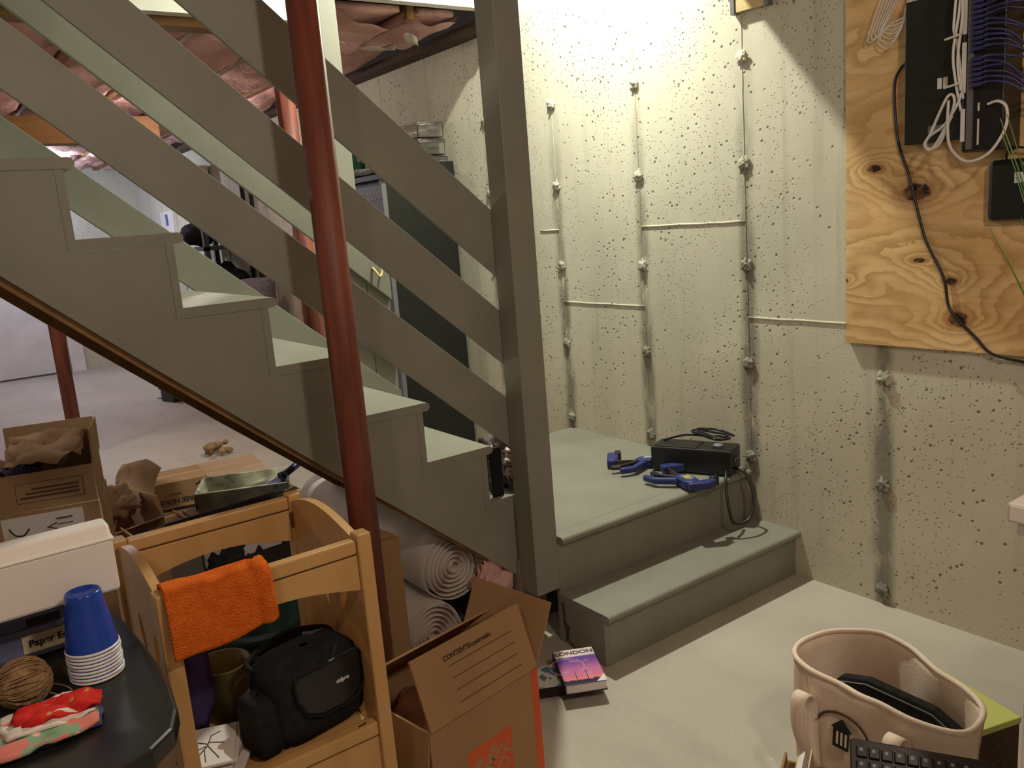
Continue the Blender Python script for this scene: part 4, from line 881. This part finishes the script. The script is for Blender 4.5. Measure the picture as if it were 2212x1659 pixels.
pad('cloth_pad', 'green and pink patched cloth pad in the middle of the pile', (.050, 1.165, TZ+.009), .1, .13, .095, M['cloth_patch'], .008, 2)
pad('cloth_pad', 'white edged batting pad under the red cloth', (.060, 1.180, TZ+.016), .0, .115, .075, M['cloth_white'], .006, 3)
pad('cloth_pad', 'red floral cloth pad on top of the pile on the table', (.070, 1.178, TZ+.021), -.05, .105, .055, M['cloth_red'], .009, 4)
# labelled bin and white box
bn = thing('labelled_bin', 'smoky violet plastic bin labelled Paper Ed, under the white box on the table', 'bin', (-.02, 1.50, TZ), 0)
MB().box((-.14, -.095, 0), (.135, .08, .052)).build('bin_body', M['bin'], bn, bevel=.010)
MB().box((-.15, -.107, .053), (.147, .09, .080)).build('bin_lid', M['bin'], bn, bevel=.009)
MB().box((.085, -.1085, .058), (.130, -.1065, .070)).build('lid_handle', M['blackplastic'], bn, bevel=.0006)
pl_ = MB().box((.075, -.0966, .012), (.134, -.0952, .040)).build('paper_label', M['labelpaper'], bn)
text('lettering', 'Paper Ed', .0150, M['ink'], pl_, frame((.110, -.0970, .026), *FX), bold=.0004)
wbx = thing('white_box', 'white plastic box with a sloped lid edge, lying on the violet bin', 'box', (-.06, 1.37, .8305), 0)
MB().prism([(-.042, .018), (-.045, .100), (-.030, .121), (.008, .119), (.088, .085), (.088, .0), (.034, .0), (.03, .018)], 'X', -.26, .250).build('box_body', M['white'], wbx, bevel=.005)
MB().box((-.262, -.0465, .099), (.252, .02, .1012)).build('lid_seam', M['white'], wbx)

# ================================================================== RIGHT FOREGROUND
# canvas tote
tg = thing('canvas_tote', 'open cream canvas tote bag with a dark emblem, on the floor at the lower right', 'bag', (1.575, .905, 0))
rim = [(1.452, .945), (1.452, 1.02), (1.483, 1.082), (1.555, 1.108), (1.655, 1.078), (1.715, 1.018), (1.705, .94), (1.675, .86), (1.64, .775), (1.588, .722), (1.525, .704), (1.482, .722), (1.458, .79), (1.45, .87)]
rim = spline([Vector((x, y, 0)) for x, y in rim + [rim[0]]], 5)[:-1]
basep = [(1.455, 1.055), (1.68, 1.055), (1.68, .735), (1.455, .735)]
cx, cy = 1.575, .905
nR = len(rim)
def tote(u, v, s=1.0):
    i = int(round(u*nR)) % nR; p = rim[i]; a = math.atan2(p.y-cy, p.x-cx)
    bw, bd = .108, .155
    t = 1/max(abs(math.cos(a))/bw, abs(math.sin(a))/bd)
    b = Vector((cx+math.cos(a)*t, cy+math.sin(a)*t, 0))
    k = v**.8
    q = b.lerp(p, k); q = Vector((cx, cy, 0)) + (q-Vector((cx, cy, 0)))*s
    q += Vector((math.cos(a), math.sin(a), 0))*.010*noise.noise(Vector((math.cos(a)*2, math.sin(a)*2, v*2.5)))
    return (q.x, q.y, .004+v*(.318+.012*math.cos(a-2.2)))
MB().grid(lambda u, v: tote(u, v), nR, 14, wrap=True).build('bag_wall', M['canvas'], tg, smooth=True, solid=.005, world=True)
rp = [Vector(tote(i/nR, 1)) + Vector((0, 0, .002)) for i in range(nR+1)]
MB().tube(rp, .0062, 8, caps=False).build('rim_binding', M['canvas'], tg, smooth=True, world=True)
MB().prism([(x, y) for x, y in basep], 'Z', .002, .010).build('bag_base', M['canvas'], tg, world=True)
for i in (5, 46): 
    pts = [Vector(tote(i/nR, v/8)) for v in range(9)]
    MB().tube([p+Vector((p.x-cx, p.y-cy, 0)).normalized()*.003 for p in pts], .0022, 5).build('side_seam', M['canvas_in'], tg, smooth=True, world=True)
def strap(pts, wd, name):
    g = []
    for i, p in enumerate(pts):
        p = Vector(p); t = (Vector(pts[min(i+1, len(pts)-1)])-Vector(pts[max(i-1, 0)])).normalized(); g.append((p, t))
    side = Vector((.0, 1, 0))
    vs = []; 
    for p, t in g: vs += [p-side*wd/2, p+side*wd/2]
    MB().add(vs, [(2*i, 2*i+1, 2*i+3, 2*i+2) for i in range(len(g)-1)]).build(name, M['canvas'], tg, smooth=True, solid=.004, world=True)
for yy in (1.01, .80):
    strap(spline([(1.452, yy, .10), (1.442, yy, .20), (1.440, yy, .27), (1.425, yy+.004, .292), (1.405, yy+.006, .280), (1.402, yy+.004, .22), (1.418, yy-.006, .15), (1.438, yy-.012, .11)], 5), .034, 'handle')
# emblem on the front face
em = Matrix(((0, .10, -1, 1.4445), (-1, 0, 0, .935), (0, 1, 0, .222), (0, 0, 0, 1)))
ar = [(.062*math.cos(a), .062*math.sin(a)) for a in [math.radians(20+8*i) for i in range(20)]]
MB().tube([em @ Vector((x, y*.75, .004)) for x, y in ar], .0028, 6).build('emblem_arc', M['greyink'], tg, smooth=True, world=True)
MB().prism([(-.020, -.03), (.016, -.03), (.016, .012), (.022, .012), (-.002, .034), (-.026, .012), (-.020, .012)], 'Z', .002, .005).xf(em).build('emblem_house', M['ink'], tg, world=True)
for k in range(3): MB().box((-.012+.010*k, -.022, .005), (-.007+.010*k, .006, .0056)).xf(em).build('emblem_window', M['canvas'], tg, world=True)
pc = thing('dark_pouch', 'flat dark zipped pouch standing inside the canvas tote', 'pouch', (1.56, .90, .012))
MB().prism([(-.15, 0), (.15, 0), (.15, .225), (.12, .262), (.06, .275), (-.08, .262), (-.135, .235), (-.15, .19)], 'X', -.016, .016).xf(Matrix.Rotation(.12, 4, 'Y') @ Matrix.Rotation(.12, 4, 'Z')).build('pouch_body', M['blackfabric'], pc, bevel=.008)
MB().tube([(-.018, -.145, .19), (-.018, -.13, .226), (-.018, -.08, .252), (-.018, .06, .265), (-.018, .115, .252), (-.018, .145, .22)], .0018, 6).xf(Matrix.Rotation(.12, 4, 'Y') @ Matrix.Rotation(.12, 4, 'Z')).build('zip', M['greymetal'], pc, smooth=True)
# yellow-green lidded box behind the tote
yb2 = thing('lime_box', 'dark woven box with a yellow-green lid, behind the canvas tote', 'box', (1.83, .985, 0), math.radians(-17))
MB().box((-.075, -.20, 0), (.10, .25, .142)).build('box_body', M['rattan'], yb2, bevel=.002)
MB().box((-.078, -.203, .142), (.103, .253, .158)).build('box_lid', M['lime'], yb2, bevel=.003)
o = MB().blob((0, 0, .01), .012, .4, 2, 10, 8, (1.4, 1, .9), 2).build('black_knob', M['blackplastic'], yb2, smooth=True); o.location = (.02, -.02, .158)
# carton with papers and keyboard
pcn = carton('paper_carton', 'small open brown carton with papers, in front of the canvas tote', (1.325, .895, 0), 28, .15, .17, .170, M['card'], {'back': (.02, 92)})
pap = thing('paper_stack', 'white papers sticking up out of the small open carton', 'papers', (1.262, .885, .006), math.radians(28))
for k in range(4): MB().box((-.045+.004*k, -.012+.005*k, 0), (.055+.003*k, -.009+.005*k, .248-.006*k), M=Matrix.Rotation(-.12, 4, 'X')).build('sheet', M['paper'] if k < 3 else M['labelpaper'], pap)
ev = MB().box((-.05, -.003, 0), (.05, .0, .205)).build('cream_envelope', M['labelpaper']); ev.location = (1.335, .918, .006); ev.rotation_euler = (-.1, 0, .5); tag(ev, 'cream envelope behind the white papers in the carton', 'envelope')
kb = thing('keyboard', 'black keyboard with grey-white legends propped against the canvas tote', 'keyboard', (1.387, .644, .262), 0)
KM = frame((0, 0, 0), (.52, -.854, -.02), (.45, .30, .42))
kc = MB().box((-.20, -.075, -.012), (.045, .075, 0)).xf(KM).build('case', M['blackplastic'], kb, bevel=.003)
for r_i in range(5):
    for c_i in range(10):
        if (r_i*5+c_i) % 23 == 7: continue
        x = -.188+.0222*c_i; y = -.066+.0265*r_i
        MB().box((x, y, .0005), (x+.0185, y+.0215, .008)).xf(KM).build('key', M['blackplastic'], kc, bevel=.0015)
lg = MB()
for r_i in range(5):
    for c_i in range(10):
        if (r_i*5+c_i) % 23 == 7: continue
        x = -.188+.0222*c_i; y = -.066+.0265*r_i; lg.box((x+.005, y+.010, .0081), (x+.011, y+.016, .0085))
lg = lg.xf(KM).build('key_legends', M['clampgrey'], kc); lg['kind'] = 'stuff'
bb = MB().blob((0, 0, 0), .05, .4, 2.2, 16, 12, (1.2, .9, .8), 6).build('black_cloth', M['blackfabric'], smooth=True); bb.location = (1.19, .905, .19); tag(bb, 'bunched black cloth left of the small open carton', 'cloth')
bbs = thing('support_box', 'plain box under the bunched black cloth at the bottom edge', 'box', (1.19, .90, 0)); MB().box((-.05, -.06, 0), (.05, .06, .15)).build('box_body', M['card'], bbs, bevel=.002)
# white dresser corner and grass plant
dz = .905
ds = thing('white_dresser', 'white painted dresser, only its corner showing at the right edge', 'dresser', (1.45, .27, 0))
MB().box((1.198, .02, dz-.030), (1.70, .520, dz)).build('dresser_top', M['white'], ds, world=True, bevel=.005)
MB().box((1.207, .03, dz-.050), (1.69, .510, dz-.0305)).build('moulding', M['white'], ds, world=True, bevel=.004)
MB().box((1.222, .045, .06), (1.68, .497, dz-.051)).build('dresser_body', M['white'], ds, world=True, bevel=.002)
for (x, y) in ((1.225, .05), (1.225, .45), (1.63, .05), (1.63, .45)): MB().box((x, y, 0), (x+.045, y+.045, .06)).build('foot', M['white'], ds, world=True)
gp = thing('grass_plant', 'potted plant with thin upright green blades at the right edge', 'plant', (1.275, .452, dz))
MB().lathe([(.001, 0), (.035, 0), (.045, .08), (.048, .085), (.043, .085), (.034, .01), (.001, .01)], n=28).build('pot', M['pot'], gp, smooth=True)
MB().lathe([(.001, .075), (.043, .076)], n=20, close=False).build('soil', M['rattan'], gp)
random.seed(3)
for k in range(32):
    a = random.uniform(0, 2*PI); l = random.uniform(.30, .50); sp_ = random.uniform(.03, .14) if k < 16 else random.uniform(.02, .10); lean = Vector((-.80, .55, 0)) if k < 16 else Vector((math.cos(a), math.sin(a), 0))
    pts = [(.02*math.cos(a), .02*math.sin(a), .075)]
    for i in range(1, 7):
        t = i/6; pts.append((.02*math.cos(a)+lean.x*sp_*t**1.5, .02*math.sin(a)+lean.y*sp_*t**1.5, .075+l*t))
    MB().tube(pts, .0028, 5, r_end=.0006).build('blade', M['grass'], gp, smooth=True)
